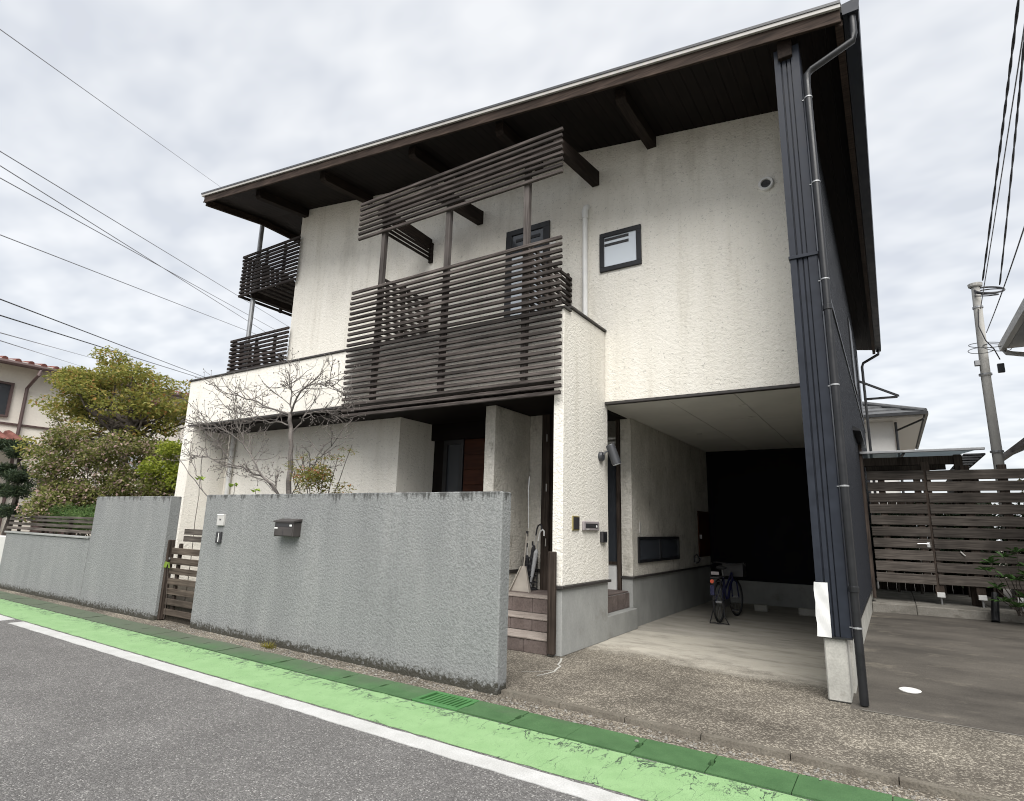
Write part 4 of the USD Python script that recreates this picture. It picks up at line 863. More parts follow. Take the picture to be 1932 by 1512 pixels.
# ------------------------------------------------------------------ porch things
def dustpan(loc, label, s=1.0, turn=0.0):
    x, y, z = loc; t = thing("dustpan", label, "dustpan", loc)
    c, sn = math.cos(turn), math.sin(turn)
    def w(p): return (x + c * p[0] - sn * p[1], y + sn * p[0] + c * p[1], z + p[2])
    top, hgt = 0.035, 0.36 * s
    bw = 0.17 * s
    mb = MB().hexa([w((-bw, -0.03, 0.0)), w((bw, -0.03, 0)), w((bw, -0.015, 0)), w((-bw, -0.015, 0)), w((-top, 0.05, hgt)), w((top, 0.05, hgt)), w((top, 0.065, hgt)), w((-top, 0.065, hgt))])
    obj("scoop", mb, "dustpan_tan", t)
    for sgn in (-1, 1):
        obj("rim", MB().hexa([w((sgn * bw - 0.008, -0.075, 0)), w((sgn * bw + 0.008, -0.075, 0)), w((sgn * bw + 0.008, -0.015, 0)), w((sgn * bw - 0.008, -0.015, 0)), w((sgn * top - 0.008, 0.03, hgt)), w((sgn * top + 0.008, 0.03, hgt)), w((sgn * top + 0.008, 0.065, hgt)), w((sgn * top - 0.008, 0.065, hgt))]), "dustpan_tan", t)
    obj("handle", MB().tube([w((0, 0.055, hgt - 0.03)), w((0, 0.14, 0.86 * s))], 0.011, 8), "dustpan_tan", t)
    obj("grip", MB().box(*[q for q in (w((0, 0.14, 0))[0] - 0.016, w((0, 0.14, 0))[0] + 0.016, w((0, 0.14, 0))[1] - 0.012, w((0, 0.14, 0))[1] + 0.012, z + 0.80 * s, z + 0.88 * s)]), "dark_plastic", t)
dustpan((-4.78, 7.80, 0.546), "long handled tan dustpan standing on the porch in front of the umbrellas", 1.0)
dustpan((-5.02, 7.86, 0.546), "long handled dustpan half hidden by the end of the grey wall", 0.98, 0.2)
t = thing("umbrella_stand", "black wire umbrella stand in the porch corner", "umbrella stand", (-4.80, 8.09, 0.546))
ux, uy = -4.80, 8.09
for z in (0.57, 0.66, 0.75, 0.84, 0.93, 1.02): obj("ring", MB().ring((ux, uy, z), (0, 0, 1), 0.105, 0.008, 20, 5), "cable_black", t)
obj("base", MB().lathe([(0, 0), (0.12, 0), (0.12, 0.012), (0, 0.014)], (ux, uy, 0.547), 18), "cable_black", t)
for k in range(8):
    a = k * math.pi / 4; obj("upright", MB().rod((ux + 0.113 * math.cos(a), uy + 0.113 * math.sin(a), 0.56), (ux + 0.113 * math.cos(a), uy + 0.113 * math.sin(a), 1.03), 0.005, 5), "cable_black", t)
def umbrella(a, b, m, label, crook):
    a, b = np.array(a, float), np.array(b, float); d = b - a; L = np.linalg.norm(d); d /= L
    t = thing("umbrella", label, "umbrella", tuple(a))
    q = lambda s: a + d * s * L
    obj("canopy", MB().tube([q(0.05), q(0.12), q(0.4), q(0.66), q(0.72)], [0.008, 0.02, 0.032, 0.036, 0.014], 9), m, t)
    obj("shaft", MB().tube([q(0), q(1)], 0.006, 6), "bright_steel", t)
    if crook:
        s = np.array([0.055, -0.02, 0]); e = q(1.0)
        obj("handle", MB().tube([e - d * 0.10, e, e + d * 0.05 + s * 0.25, e + d * 0.075 + s, e + d * 0.05 + s * 1.75, e + s * 2.0 - d * 0.02], 0.013, 8), "umbrella_dark" if m == "umbrella_dark" else "white_plastic", t)
    else: obj("handle", MB().tube([q(0.9), q(1.0)], 0.014, 8), "umbrella_dark", t)
umbrella((-4.83, 8.05, 0.58), (-4.70, 8.10, 1.46), "umbrella_dark", "closed black umbrella with crook handle in the stand", True)
umbrella((-4.76, 8.02, 0.58), (-4.62, 8.04, 1.38), "umbrella_clear", "closed clear grey umbrella leaning right in the stand", True)
umbrella((-4.86, 8.10, 0.58), (-4.90, 8.14, 1.24), "umbrella_dark", "short dark umbrella at the back left of the stand", False)
umbrella((-4.81, 8.14, 0.58), (-4.82, 8.18, 1.27), "umbrella_clear", "short grey umbrella at the back of the stand", False)

# ------------------------------------------------------------------ carport things
t = thing("bicycle", "black and blue bicycle on its rear stand at the back of the carport", "bicycle", (-2.56, 11.15, 0))
rx, ry, fx, fy = -2.585, 10.62, -2.545, 11.70
ax = np.array([fy - ry, -(fx - rx), 0.0]); ax /= np.linalg.norm(ax); RW = 0.33
for nm, c, yaw in (("wheel", (rx, ry, RW), 0.0), ("wheel", (fx, fy, RW), -0.12)):
    axw = np.array([math.cos(yaw) * ax[0] - math.sin(yaw) * ax[1], math.sin(yaw) * ax[0] + math.cos(yaw) * ax[1], 0.05 if yaw else 0.0])
    wt = obj(nm, MB().ring(c, axw, RW - 0.018, 0.018, 36, 8), "tyre_rubber", t, smooth=60)
    obj("rim", MB().ring(c, axw, RW - 0.042, 0.010, 36, 6), "lamp_grey", wt, smooth=60)
    axn = axw / np.linalg.norm(axw); obj("hub", MB().rod(np.array(c) - axn * 0.05, np.array(c) + axn * 0.05, 0.02, 10), "steel", wt)
    u = np.cross(axn, [0, 0, 1.0]); u /= np.linalg.norm(u); wv = np.cross(axn, u); mb = MB()
    for k in range(18):
        a = k * 2 * math.pi / 18; mb.rod(np.array(c) + axn * (0.03 if k % 2 else -0.03), np.array(c) + (RW - 0.045) * (math.cos(a) * u + math.sin(a) * wv), 0.0016, 4)
    obj("spoke", mb, "steel", wt, kind="stuff")
bb = (-2.565, 11.08, 0.28); hd = (-2.55, 11.48, 0.78); hd2 = (-2.55, 11.51, 0.66); stp = (-2.57, 10.93, 0.72)
obj("frame", MB().tube([bb, hd2], 0.020, 8).tube([(-2.568, 11.0, 0.50), (-2.55, 11.47, 0.76)], 0.018, 8).tube([bb, stp], 0.017, 8).tube([hd, hd2], 0.02, 8).tube([bb, (rx - 0.06, ry, RW)], 0.011, 6).tube([bb, (rx + 0.06, ry, RW)], 0.011, 6).tube([stp, (rx - 0.06, ry, RW)], 0.009, 6).tube([stp, (rx + 0.06, ry, RW)], 0.009, 6), "blue_paint", t)
obj("fork", MB().tube([hd2, (fx - 0.05, fy - 0.1, 0.60), (fx - 0.055, fy, RW)], 0.013, 6).tube([hd2, (fx + 0.05, fy - 0.1, 0.60), (fx + 0.055, fy, RW)], 0.013, 6), "blue_paint", t)
obj("seat_post", MB().rod(stp, (-2.572, 10.88, 0.86), 0.013), "steel", t)
obj("saddle", MB().ball((-2.572, 10.84, 0.885), (0.09, 0.11, 0.035), 2).ball((-2.57, 10.98, 0.88), (0.035, 0.11, 0.025), 2), "tyre_rubber", t, smooth=True)
obj("handlebar", MB().tube([(-2.84, 11.26, 0.93), (-2.80, 11.40, 0.95), (-2.66, 11.47, 0.93), (-2.55, 11.48, 0.90), (-2.44, 11.47, 0.93), (-2.31, 11.40, 0.95), (-2.27, 11.26, 0.93)], 0.011, 8), "dark_plastic", t)
for gx in (-2.84, -2.27): obj("grip", MB().rod((gx, 11.24, 0.93), (gx + (0.012 if gx < -2.5 else -0.012), 11.35, 0.943), 0.017), "tyre_rubber", t)
obj("basket", MB().box(-2.72, -2.38, 11.58, 11.84, 0.70, 0.71).box(-2.73, -2.72, 11.57, 11.85, 0.70, 0.92).box(-2.38, -2.37, 11.57, 11.85, 0.70, 0.92).box(-2.72, -2.38, 11.57, 11.58, 0.70, 0.92).box(-2.72, -2.38, 11.84, 11.85, 0.70, 0.92), "dark_plastic", t)
a_ = np.linspace(0.2, 2.9, 14)
obj("fender", MB().tube([(rx - 0.0 + 0.004 * math.cos(a), ry + 0.365 * math.cos(math.pi - a) * 1.0, RW + 0.365 * math.sin(a)) for a in a_], 0.014, 6), "dark_plastic", t)
obj("carrier", MB().box(rx - 0.07, rx + 0.07, 10.38, 10.85, 0.735, 0.75).rod((rx - 0.07, 10.45, 0.735), (rx - 0.065, ry, RW), 0.006, 5).rod((rx + 0.07, 10.45, 0.735), (rx + 0.065, ry, RW), 0.006, 5), "dark_plastic", t)
obj("carrier_plate", B(rx - 0.05, rx + 0.08, 10.37, 10.38, 0.79, 0.84), "intercom_grey", t)
obj("reflector", (lambda vf: vf)(turned(MB().lathe([(0, 0.02), (0.03, 0.018), (0.034, 0)], (0, 0, 0), 16), (rx - 0.012, 10.27, 0.69))), "reflector_red", t)
obj("mud_flap", B(rx - 0.045, rx + 0.02, 10.255, 10.265, 0.47, 0.63, b=0.003), "blue_paint", t)
obj("chain_case", B(rx + 0.05, rx + 0.065, 10.6, 11.15, 0.24, 0.36, b=0.005), "dark_plastic", t)
obj("crank", MB().rod((-2.50, 11.08, 0.28), (-2.49, 11.2, 0.16), 0.01).rod((-2.63, 11.08, 0.28), (-2.64, 10.96, 0.40), 0.01).box(-2.50, -2.41, 11.16, 11.24, 0.145, 0.17).box(-2.73, -2.64, 10.92, 11.0, 0.39, 0.415), "dark_plastic", t)
obj("rear_stand", MB().tube([(rx - 0.07, ry, RW - 0.02), (rx - 0.10, ry - 0.12, 0.12), (rx - 0.115, 10.43, 0.012), (rx - 0.03, 10.42, 0.022), (rx + 0.02, 10.42, 0.014), (rx + 0.09, 10.42, 0.022), (rx + 0.19, 10.43, 0.012), (rx + 0.11, ry - 0.12, 0.12), (rx + 0.075, ry, RW - 0.02)], 0.011, 6), "tyre_rubber", t)
for (xa, xb, lab) in ((-2.42, -2.18, "pale concrete wheel stop behind the bicycle"), (-1.64, -1.12, "pale concrete wheel stop at the right rear of the carport")):
    obj("wheel_stop", B(xa, xb, 12.66, 12.80, 0.0, 0.125, b=0.015), "kerb_concrete" if False else "pale_concrete", label=lab, cat="wheel stop")
for x, y in ((-1.05, 8.18), (-0.92, 8.22)):
    pass
obj("anchor_bolt", MB().lathe([(0.022, 0), (0.022, 0.008), (0, 0.01)], (-0.93, 7.98, 0.0), 10), "lamp_grey", label="pair of small grey floor anchors by the corner footing, nearer the wall", cat="floor anchor") if False else None
# inspection cover in the side drive
cz = 0.045 + 0.008
t = thing("inspection_cover", "round white inspection cover set in the side drive", "inspection cover", (0.0, 7.25, cz))
obj("disc", MB().lathe([(0, 0.009), (0.085, 0.009), (0.092, 0.004), (0.092, -0.02)], (0.0, 7.20, cz), 28), "white_plastic", t)
obj("rim", MB().ring((0, 7.20, cz + 0.009), (0, 0, 1), 0.075, 0.003, 28, 5), "plate_grey", t)

# ------------------------------------------------------------------ right side: step, gate, fence, canopy
t = thing("gate_step", "low concrete step under the wooden gate and fence", "step", (0.8, 12.9, 0.17))
obj("step_block", B(-0.43, 0.22, 12.66, 16.0, 0.05, 0.335, b=0.01), "step_concrete", t); obj("step_block", B(0.225, 1.30, 12.66, 16.0, 0.05, 0.335, b=0.01), "step_concrete", t)
obj("step_block", B(1.305, 2.55, 12.66, 16.0, 0.05, 0.33, b=0.01), "step_concrete", t)
YG = 13.2
t = thing("wooden_gate", "tall gate of ten grey horizontal boards with lever handle", "gate", (0.13, YG, 0.34))
for i in range(10):
    z = 0.67 + i * 0.2075; obj("board", B(-0.33 + R.uniform(-.006, .006), 0.575, YG, YG + 0.022, z + R.uniform(-.004, .004), z + 0.168, b=0.005), "fence_wood", t)
for x in (-0.10, 0.46): obj("stile", B(x - 0.055, x + 0.055, YG + 0.023, YG + 0.06, 0.66, 2.66, b=0.004), "dark_post_wood", t)
h = obj("handle", MB().rod((0.52, YG - 0.045, 1.375), (0.36, YG - 0.045, 1.375), 0.010).rod((0.52, YG - 0.045, 1.375), (0.52, YG + 0.0, 1.375), 0.012).box(0.50, 0.545, YG - 0.008, YG, 1.32, 1.41), "bright_steel", t)
t = thing("board_fence", "fence of ten grey horizontal boards right of the gate", "fence", (1.5, YG, 0.34))
for i in range(10):
    z = 0.68 + i * 0.2055; obj("board", B(0.61 + R.uniform(-.004, .004), 2.75, YG + R.uniform(-.003, .003), YG + 0.022, z + R.uniform(-.004, .004), z + 0.168, b=0.005), "fence_wood", t)
for x in (0.62, 1.20, 1.72, 2.4): obj("fence_post", B(x - 0.075, x + 0.055, YG + 0.026, YG + 0.12, 0.50, 2.78 if x > .7 else 2.86, b=0.004), "dark_post_wood", t)
for x in (0.62, 1.20, 1.72, 2.4):
    obj("post_shoe", B(x - 0.058, x + 0.058, YG + 0.018, YG + 0.128, 0.46, 0.545, b=0.003), "white_board", t); obj("foot_rod", MB().rod((x, YG + 0.07, 0.33), (x, YG + 0.07, 0.46), 0.016), "steel", t)
obj("clip", MB().rod((0.97, YG - 0.02, 1.26), (1.03, YG - 0.015, 1.19), 0.012), "plate_grey", t)
t = thing("lean_to_canopy", "flat translucent canopy on dark beams behind the wooden gate", "canopy", (0.5, 14, 2.7))
obj("front_rail", B(-0.40, 1.47, 12.80, 12.86, 3.00, 3.045, b=0.006), "steel", t)
obj("roof_panel", MB().hexa([[-0.40, 12.86, 3.02], [1.40, 12.86, 3.02], [1.28, 16.5, 3.30], [-0.40, 16.5, 3.30], [-0.40, 12.86, 3.026], [1.40, 12.86, 3.026], [1.28, 16.5, 3.306], [-0.40, 16.5, 3.306]]), "canopy_sheet", t)
obj("beam", B(-0.40, 1.16, 13.55, 13.64, 2.84, 3.0, b=0.005), "dark_post_wood", t); obj("beam", B(-0.40, 1.1, 15.8, 15.9, 2.95, 3.12, b=0.005), "dark_post_wood", t)
for x in (0.30,): obj("glazing_bar", MB().hexa([[x - 0.02, 12.87, 2.985], [x + 0.02, 12.87, 2.985], [x + 0.02, 16.4, 3.26], [x - 0.02, 16.4, 3.26], [x - 0.02, 12.87, 3.018], [x + 0.02, 12.87, 3.018], [x + 0.02, 16.4, 3.29], [x - 0.02, 16.4, 3.29]]), "black_frame", t)
obj("canopy_post", B(1.07, 1.2, 13.5, 13.62, 0.33, 3.01, b=0.005), "dark_post_wood", t)
t = thing("tiled_shed_roof", "end of a small dark tiled roof beside the canopy", "shed", (1.75, 16.5, 0.2))
obj("wall", B(1.25, 1.72, 16.6, 18.5, 0.18, 2.9), "dark_post_wood", t)
for i in range(7):
    z = 2.95 + i * 0.055; obj("roof_tile", MB().box(1.20 + i * 0.045, 1.50 + i * 0.06, 16.2, 18.6, z, z + 0.045, 0.012), "slate_roof_tile", t)

# ------------------------------------------------------------------ houses around
# left neighbour: cream rendered house, red tiles
XN = -21.0
nh = thing("neighbour_house", "cream rendered house with red tiled roof behind the trees on the left", "house", (-24, 9, 0))
obj("wall", MB().box(-29, XN, 3.6, 16.5, 0, 5.75), "cream_render", nh)
obj("floor_band", MB().box(XN - 0.01, XN + 0.05, 3.55, 16.5, 3.95, 4.0), "gutter_brown", nh)
rf = obj("roof", MB().hexa([[-29.5, 2.9, 6.9], [XN + 0.5, 2.9, 5.66], [XN + 0.5, 17.1, 5.66], [-29.5, 17.1, 6.9], [-29.5, 2.9, 7.0], [XN + 0.5, 2.9, 5.72], [XN + 0.5, 17.1, 5.72], [-29.5, 17.1, 7.0]]), "cream_metal", nh)
for i in range(46):
    y = 2.95 + i * 0.305
    v = MB().tube([(XN + 0.54, y + 0.15, 5.70), (XN - 1.2, y + 0.15, 5.95)], 0.075, 8).tube([(XN - 1.2, y + 0.15, 5.96), (XN - 3.2, y + 0.15, 6.22)], 0.075, 8)
    obj("roof_tile", v, "red_roof_tile", rf)
obj("eave_gutter", MB().tube([(XN + 0.54, 2.9, 5.62), (XN + 0.54, 17.0, 5.62)], 0.07, 8), "gutter_brown", nh)
obj("gutter_downpipe", MB().tube([(XN + 0.54, 6.4, 5.58), (XN + 0.6, 6.35, 5.4), (XN + 0.08, 6.3, 5.05), (XN + 0.08, 6.3, 0.2)], 0.045, 8), "gutter_brown", nh)
w = obj("window", MB().box(XN, XN + 0.08, 4.6, 6.0, 4.15, 4.20).box(XN, XN + 0.08, 4.6, 6.0, 5.08, 5.14).box(XN, XN + 0.08, 5.93, 6.0, 4.2, 5.08).box(XN, XN + 0.08, 4.6, 4.66, 4.2, 5.08), "gutter_brown", nh)
obj("pane", MB().box(XN + 0.01, XN + 0.03, 4.66, 5.93, 4.2, 5.08), "dusk_glass", w)
d = obj("shutter_door", MB().box(XN, XN + 0.06, 7.05, 8.2, 0.2, 2.55), "neighbour_shutter", nh)
for i in range(6): obj("shutter_slat", B(XN + 0.06, XN + 0.08, 7.1 + i * 0.18, 7.2 + i * 0.18, 0.3, 2.45), "gutter_brown", d)
lr = obj("porch_roof", MB().hexa([[XN, 4.4, 3.55], [XN + 1.2, 4.4, 3.2], [XN + 1.2, 6.3, 3.2], [XN, 6.3, 3.55], [XN, 4.4, 3.65], [XN + 1.2, 4.4, 3.3], [XN + 1.2, 6.3, 3.3], [XN, 6.3, 3.65]]), "red_roof_tile", nh)
for i in range(6): obj("roof_tile", MB().tube([(XN + 1.22, 4.55 + i * 0.31, 3.32), (XN, 4.55 + i * 0.31, 3.68)], 0.12, 8), "red_roof_tile", lr)
w = obj("window", MB().box(XN, XN + 0.06, 9.0, 10.8, 2.9, 3.5), "white_plastic", nh)
obj("pane", MB().box(XN + 0.061, XN + 0.07, 9.1, 10.7, 3.0, 3.42), "frosted_glass", w)
obj("street_wall", skewwall(-26, -15.86, -0.04, 1.0, 0.15, lambda x: 4.95), "far_white_wall", label="low white wall at the far left beyond the wooden rails", cat="garden wall")
# house behind: dark tiles, hip roof end with boarded soffit
bh = thing("rear_house", "white house with dark tiled roof seen beyond the canopy", "house", (-4, 30, 0))
obj("wall", MB().box(-9, 0.42, 28.6, 38, 0, 6.3), "far_white_wall", bh)
rf = obj("roof", MB().hexa([[-10, 27.7, 6.25], [1.5, 27.7, 6.25], [1.5, 39, 6.25], [-10, 39, 6.25], [-5, 33, 8.6], [-4.5, 33, 8.6], [-4.5, 34, 8.6], [-5, 34, 8.6]]), "slate_roof_tile", bh)
obj("soffit", MB().box(-9.9, 1.42, 27.8, 38.9, 6.16, 6.245), "roof_edge_metal", bh)
obj("eave_gutter", MB().box(-10.05, 1.58, 27.58, 27.7, 6.22, 6.34).box(1.5, 1.6, 27.7, 39, 6.22, 6.34), "black_frame", bh)
for i in range(9):
    t0 = i / 9.0; y = 27.68 + 5.3 * t0; z = 6.29 + 2.31 * t0; x1 = 1.5 - 5.9 * t0; x0 = -10 + 5 * t0
    obj("tile_course", MB().hexa([[x0, y, z], [x1, y, z], [x1 - 0.65, y + 0.6, z + 0.22], [x0 + .5, y + 0.6, z + 0.22], [x0, y, z + 0.07], [x1, y, z + 0.07], [x1 - 0.65, y + 0.6, z + 0.26], [x0 + .5, y + 0.6, z + 0.26]]), "slate_roof_tile", rf)
obj("hip_ridge", MB().tube([(1.52, 27.66, 6.37), (-4.5, 33, 8.72)], 0.09, 8), "slate_roof_tile", rf)
obj("corner_downpipe", MB().tube([(0.50, 28.5, 6.1), (0.50, 28.5, 0.0)], 0.05, 8).tube([(1.45, 28.0, 6.1), (0.50, 28.5, 5.75)], 0.04, 8), "black_frame", bh)
# house at the right edge
rh = thing("right_house", "pale house with cream gutter cut by the right edge of the view", "house", (4, 16, 0))
obj("wall", MB().box(2.95, 9, 10.5, 15.6, 0, 5.6), "far_white_wall", rh)
rf = obj("roof", MB().hexa([[2.45, 9.9, 5.62], [9.5, 9.9, 8.2], [9.5, 16.0, 8.2], [2.45, 16.0, 5.62], [2.45, 9.9, 5.76], [9.5, 9.9, 8.34], [9.5, 16.0, 8.34], [2.45, 16.0, 5.76]]), "roof_edge_metal", rh)
obj("soffit", MB().box(2.46, 2.95, 10.0, 15.95, 5.54, 5.60), "far_white_wall", rh)
obj("eave_gutter", MB().prism([(2.34, 5.52), (2.44, 5.52), (2.46, 5.66), (2.32, 5.66)], "y", 9.9, 16.05), "cream_metal", rh)
obj("downpipe", MB().tube([(2.39, 15.9, 5.52), (2.42, 15.85, 5.42), (2.72, 15.7, 5.30), (2.86, 15.66, 5.2), (2.88, 15.66, 3.4)], 0.05, 8), "cream_metal", rh)
obj("hose_loop", MB().tube([(2.98, 15.7, 4.9), (2.8, 15.7, 4.75), (2.78, 15.7, 4.5), (2.9, 15.7, 4.3), (2.98, 15.7, 4.2)], 0.025, 6), "plate_grey", rh)
obj("lower_wall", MB().box(2.72, 2.95, 12.2, 16.9, 0, 3.35), "far_white_wall", rh)
l2 = obj("lower_roof", MB().hexa([[2.28, 11.5, 3.30], [2.95, 11.5, 3.62], [2.95, 17.6, 3.62], [2.28, 17.6, 3.30], [2.28, 11.5, 3.38], [2.95, 11.5, 3.70], [2.95, 17.6, 3.70], [2.28, 17.6, 3.38]]), "slate_roof_tile", rh)
obj("lower_gutter", MB().box(2.22, 2.29, 11.5, 17.65, 3.24, 3.36), "gutter_brown", rh)
# dark board wall added so the gaps in gate and fence read dark
fb = thing("rear_board_wall", "added dark board wall that keeps the gate gaps dark", "fence", (0.6, 17.2, 0.1))
for i in range(13): obj("board", B(-0.40 + i * 0.18, -0.40 + i * 0.18 + 0.172, 17.2, 17.23, 0.1, 2.42), "dark_post_wood", fb)

# ------------------------------------------------------------------ utility pole and cables
t = thing("utility_pole", "slim pale concrete utility pole with coiled cable behind the fence", "utility pole", (2.03, 16, 0.1))
obj("pole", MB().tube([(2.03, 16, 0.0), (2.03, 16, 4.9), (2.08, 16, 7.05)], [0.105, 0.09, 0.078], 16), "pole_concrete", t, smooth=40)
obj("pole_cap", MB().lathe([(0.095, 0), (0.13, 0.02), (0.14, 0.08), (0.0, 0.10)], (2.08, 16, 7.05), 16), "pole_concrete", t)
for z in (6.55, 5.0, 3.3): obj("pole_band", MB().lathe([(0.10 + 0.02 * (z < 6), 0), (0.10 + 0.02 * (z < 6), 0.04)], (2.03 if z < 5.2 else 2.07, 16, z), 16), "steel", t)
coil = obj("cable_coil", MB().ring((2.31, 15.95, 6.93), (0.15, -0.6, 0.8), 0.22, 0.020, 30, 6, 1.2).ring((2.31, 15.95, 6.90), (0.05, -0.5, 0.85), 0.215, 0.014, 30, 6, 1.2).ring((2.25, 15.95, 6.82), (0.1, -0.4, 0.8), 0.14, 0.014, 26, 6, 1.5), "cable_black", t)
obj("cable_coil", MB().ring((2.12, 15.9, 5.66), (0.1, -0.5, 0.85), 0.22, 0.008, 26, 5, 1.5).ring((2.28, 15.9, 5.58), (0.3, -0.6, 0.7), 0.18, 0.008, 26, 5, 1.5).ring((2.0, 15.9, 5.55), (0.0, -0.6, 0.75), 0.16, 0.008, 26, 5, 1.4), "cable_black", t)
obj("drop_cable", MB().tube([(2.06, 15.89, 6.5), (2.02, 15.87, 6.1), (2.10, 15.85, 5.75), (2.22, 15.87, 5.55), (2.30, 15.9, 5.3)], 0.012, 6), "cable_black", t)
obj("junction_box", B(2.24, 2.36, 15.9, 15.98, 5.02, 5.22, b=0.01), "lamp_grey", t)
obj("pole_bracket", B(1.86, 1.96, 15.9, 16.0, 5.22, 5.34, b=0.01), "steel", t)


def wire(name, label, a, b, r, sag=0.3, m="cable_grey", group=None, twist=0.0, n=24):
    a, b = np.array(a, float), np.array(b, float); s = np.linspace(0, 1, n if not twist else 160)
    p = a + (b - a) * s[:, None]; p[:, 2] -= sag * 4 * s * (1 - s)
    mb = MB()
    if twist:
        for ph in (0, math.pi):
            q = p.copy(); q[:, 0] += twist * np.cos(s * 70 + ph + 3 * np.sin(s * 11)); q[:, 2] += twist * np.sin(s * 70 + ph + 3 * np.sin(s * 11)); mb.tube(q, r, 5)
    else: mb.tube(p, r, 5)
    obj(name, mb, m, label=label, cat="cable", group=group)


def ext(a, b, t0, t1): a, b = np.array(a, float), np.array(b, float); return a + (b - a) * t0, a + (b - a) * t1


WL = [((-14.0, 2.29, 10.91), (-40.7, 22.0, 25.99), "topmost cable, running down to the left eave corner of the roof"),
      ((-14.0, 2.71, 8.45), (-30.44, 22.0, 13.08), "upper of three parallel cables left of the balcony"),
      ((-14.0, 2.75, 8.18), (-30.23, 22.0, 11.73), "middle of three parallel cables left of the balcony"),
      ((-14.0, 2.80, 7.91), (-30.33, 22.0, 12.4), "lowest of three parallel cables left of the balcony"),
      ((-14.0, 3.0, 6.75), (-30.24, 22.0, 11.84), "single flatter cable below the three parallel ones"),
      ((-14.0, 3.2, 5.53), (-37.91, 22.0, 10.5), "thick dark cable just above the leafy tree"),
      ((-14.0, 3.26, 5.2), (-37.89, 22.0, 10.43), "second dark cable just above the leafy tree, meeting the first"),
      ((-14.0, 3.32, 4.86), (-56.3, 22.0, 14.51), "faint upper cable above the red tiled roof"),
      ((-14.0, 3.34, 4.73), (-60.96, 22.0, 14.67), "faint lower cable above the red tiled roof")]
for i, (a, b, lab) in enumerate(WL):
    p, q = ext(a, b, -0.25, 1.15)
    wire("power_cable", lab, p, q, 0.011 if i in (0, 1, 2, 3, 4) else (0.014 if i < 7 else 0.011), sag=0.0 if i < 4 else 0.0, m="cable_grey" if i not in (5, 6) else "cable_black")
p, q = ext((2.04, 9, 8.55), (2.22, 15.95, 7.18), -0.9, 1.0); wire("service_cable", "twisted black cable falling to the top of the utility pole", p, q, 0.0115, sag=0.12, m="cable_black", twist=0.009)
p, q = ext((2.1, 9, 8.35), (2.50, 15.95, 7.02), -0.9, 1.0); wire("service_cable", "black cable falling to the coil beside the utility pole top", p, q, 0.0115, sag=0.15, m="cable_black", twist=0.007)
p, q = ext((1.94, 9, 7.6), (2.10, 15.9, 6.5), -0.9, 1.0); wire("service_cable", "thin grey cable to the upper clamp of the utility pole", p, q, 0.009, sag=0.05)
p, q = ext((1.74, 9, 5.43), (2.14, 15.9, 5.94), -0.6, 1.0); wire("service_cable", "thin cable crossing to the middle of the utility pole from the right", p, q, 0.009, sag=0.1)

# ------------------------------------------------------------------ planting
def leaves(centers, radii, count, size, rng, aspect=0.55, droop=0.0, flat=0.5, fold=0.18):
    """Folded leaf blades spread through ellipsoid clumps: more towards the outside."""
    V, F, n = [], [], 0
    tot = np.array([np.prod(r) ** (2 / 3) for r in radii]); cnt = np.maximum(1, (count * tot / tot.sum()).astype(int))
    for c, r, k in zip(centers, radii, cnt):
        d = rng.normal(size=(k, 3)); d /= np.linalg.norm(d, axis=1, keepdims=True); rad = rng.uniform(0.25, 1, k) ** 0.55
        p = np.array(c) + d * rad[:, None] * np.array(r)
        ax = rng.normal(size=(k, 3)); ax[:, 2] *= flat; ax += d * 0.5; ax[:, 2] -= droop; ax /= np.linalg.norm(ax, axis=1, keepdims=True)
        up = rng.normal(size=(k, 3)) * 0.6 + [0, 0, 1.0]; sd = np.cross(ax, up); sd /= np.maximum(np.linalg.norm(sd, axis=1, keepdims=True), 1e-6); nn = np.cross(sd, ax)
        L = size * rng.uniform(0.6, 1.25, k)[:, None]; Wd = L * aspect / 2
        q = np.stack([p, p + ax * L * 0.5 + sd * Wd + nn * L * fold, p + ax * L, p + ax * L * 0.5 - sd * Wd + nn * L * fold], 1)
        V.append(q.reshape(-1, 3)); i = np.arange(k)[:, None] * 4 + n
        F.append(np.concatenate([i + [0, 1, 2], i + [0, 2, 3]])); n += 4 * k
    return np.concatenate(V), np.concatenate(F)


def limb(mb, pts, r0, r1, rng, n=7, jit=0.02):
    pts = np.asarray(pts, float); t = np.linspace(0, 1, len(pts)); s = np.linspace(0, 1, max(len(pts) * 3, 6))
    p = np.stack([np.interp(s, t, pts[:, k]) for k in range(3)], 1); p[1:-1] += rng.normal(size=(len(p) - 2, 3)) * jit
    mb.tube(p, r0 + (r1 - r0) * s, n); return p


rng = np.random.default_rng(5)
VR = np.array([0.40, 0.917, 0.0])                          # across the line of sight at the trees
VD = np.array([-0.917, 0.40, 0.0])
T = thing("leafy_tree", "round-headed tree with olive green and bronze leaves behind the grey walls", "tree", (-15.0, 6.6, 0.15))
base = np.array([-15.0, 6.6, 0.15])
mb = MB(); limb(mb, [base, base + [0.02, 0.02, 1.5], base + [-0.05, 0.0, 2.9], base + [-0.10, 0.02, 3.5]], 0.13, 0.09, rng)
cen = np.array([-15.75, 6.75, 4.15]); cl, rd = [], []
tips = []
for k in range(64):
    a = rng.uniform(0, 2 * np.pi); e = rng.uniform(-0.35, 1.0); rr = rng.uniform(0.62, 1.0)
    ce = math.sqrt(max(0, 1 - e * e)) if e > 0 else 1.0
    p = cen + VR * (1.62 * rr * ce * math.cos(a)) + VD * (1.35 * rr * ce * math.sin(a)) + np.array([0, 0, (1.22 if e > 0 else 0.9) * rr * e])
    cl.append(p); rd.append(np.array([0.40, 0.40, 0.20]) * rng.uniform(0.75, 1.2)); tips.append(p)
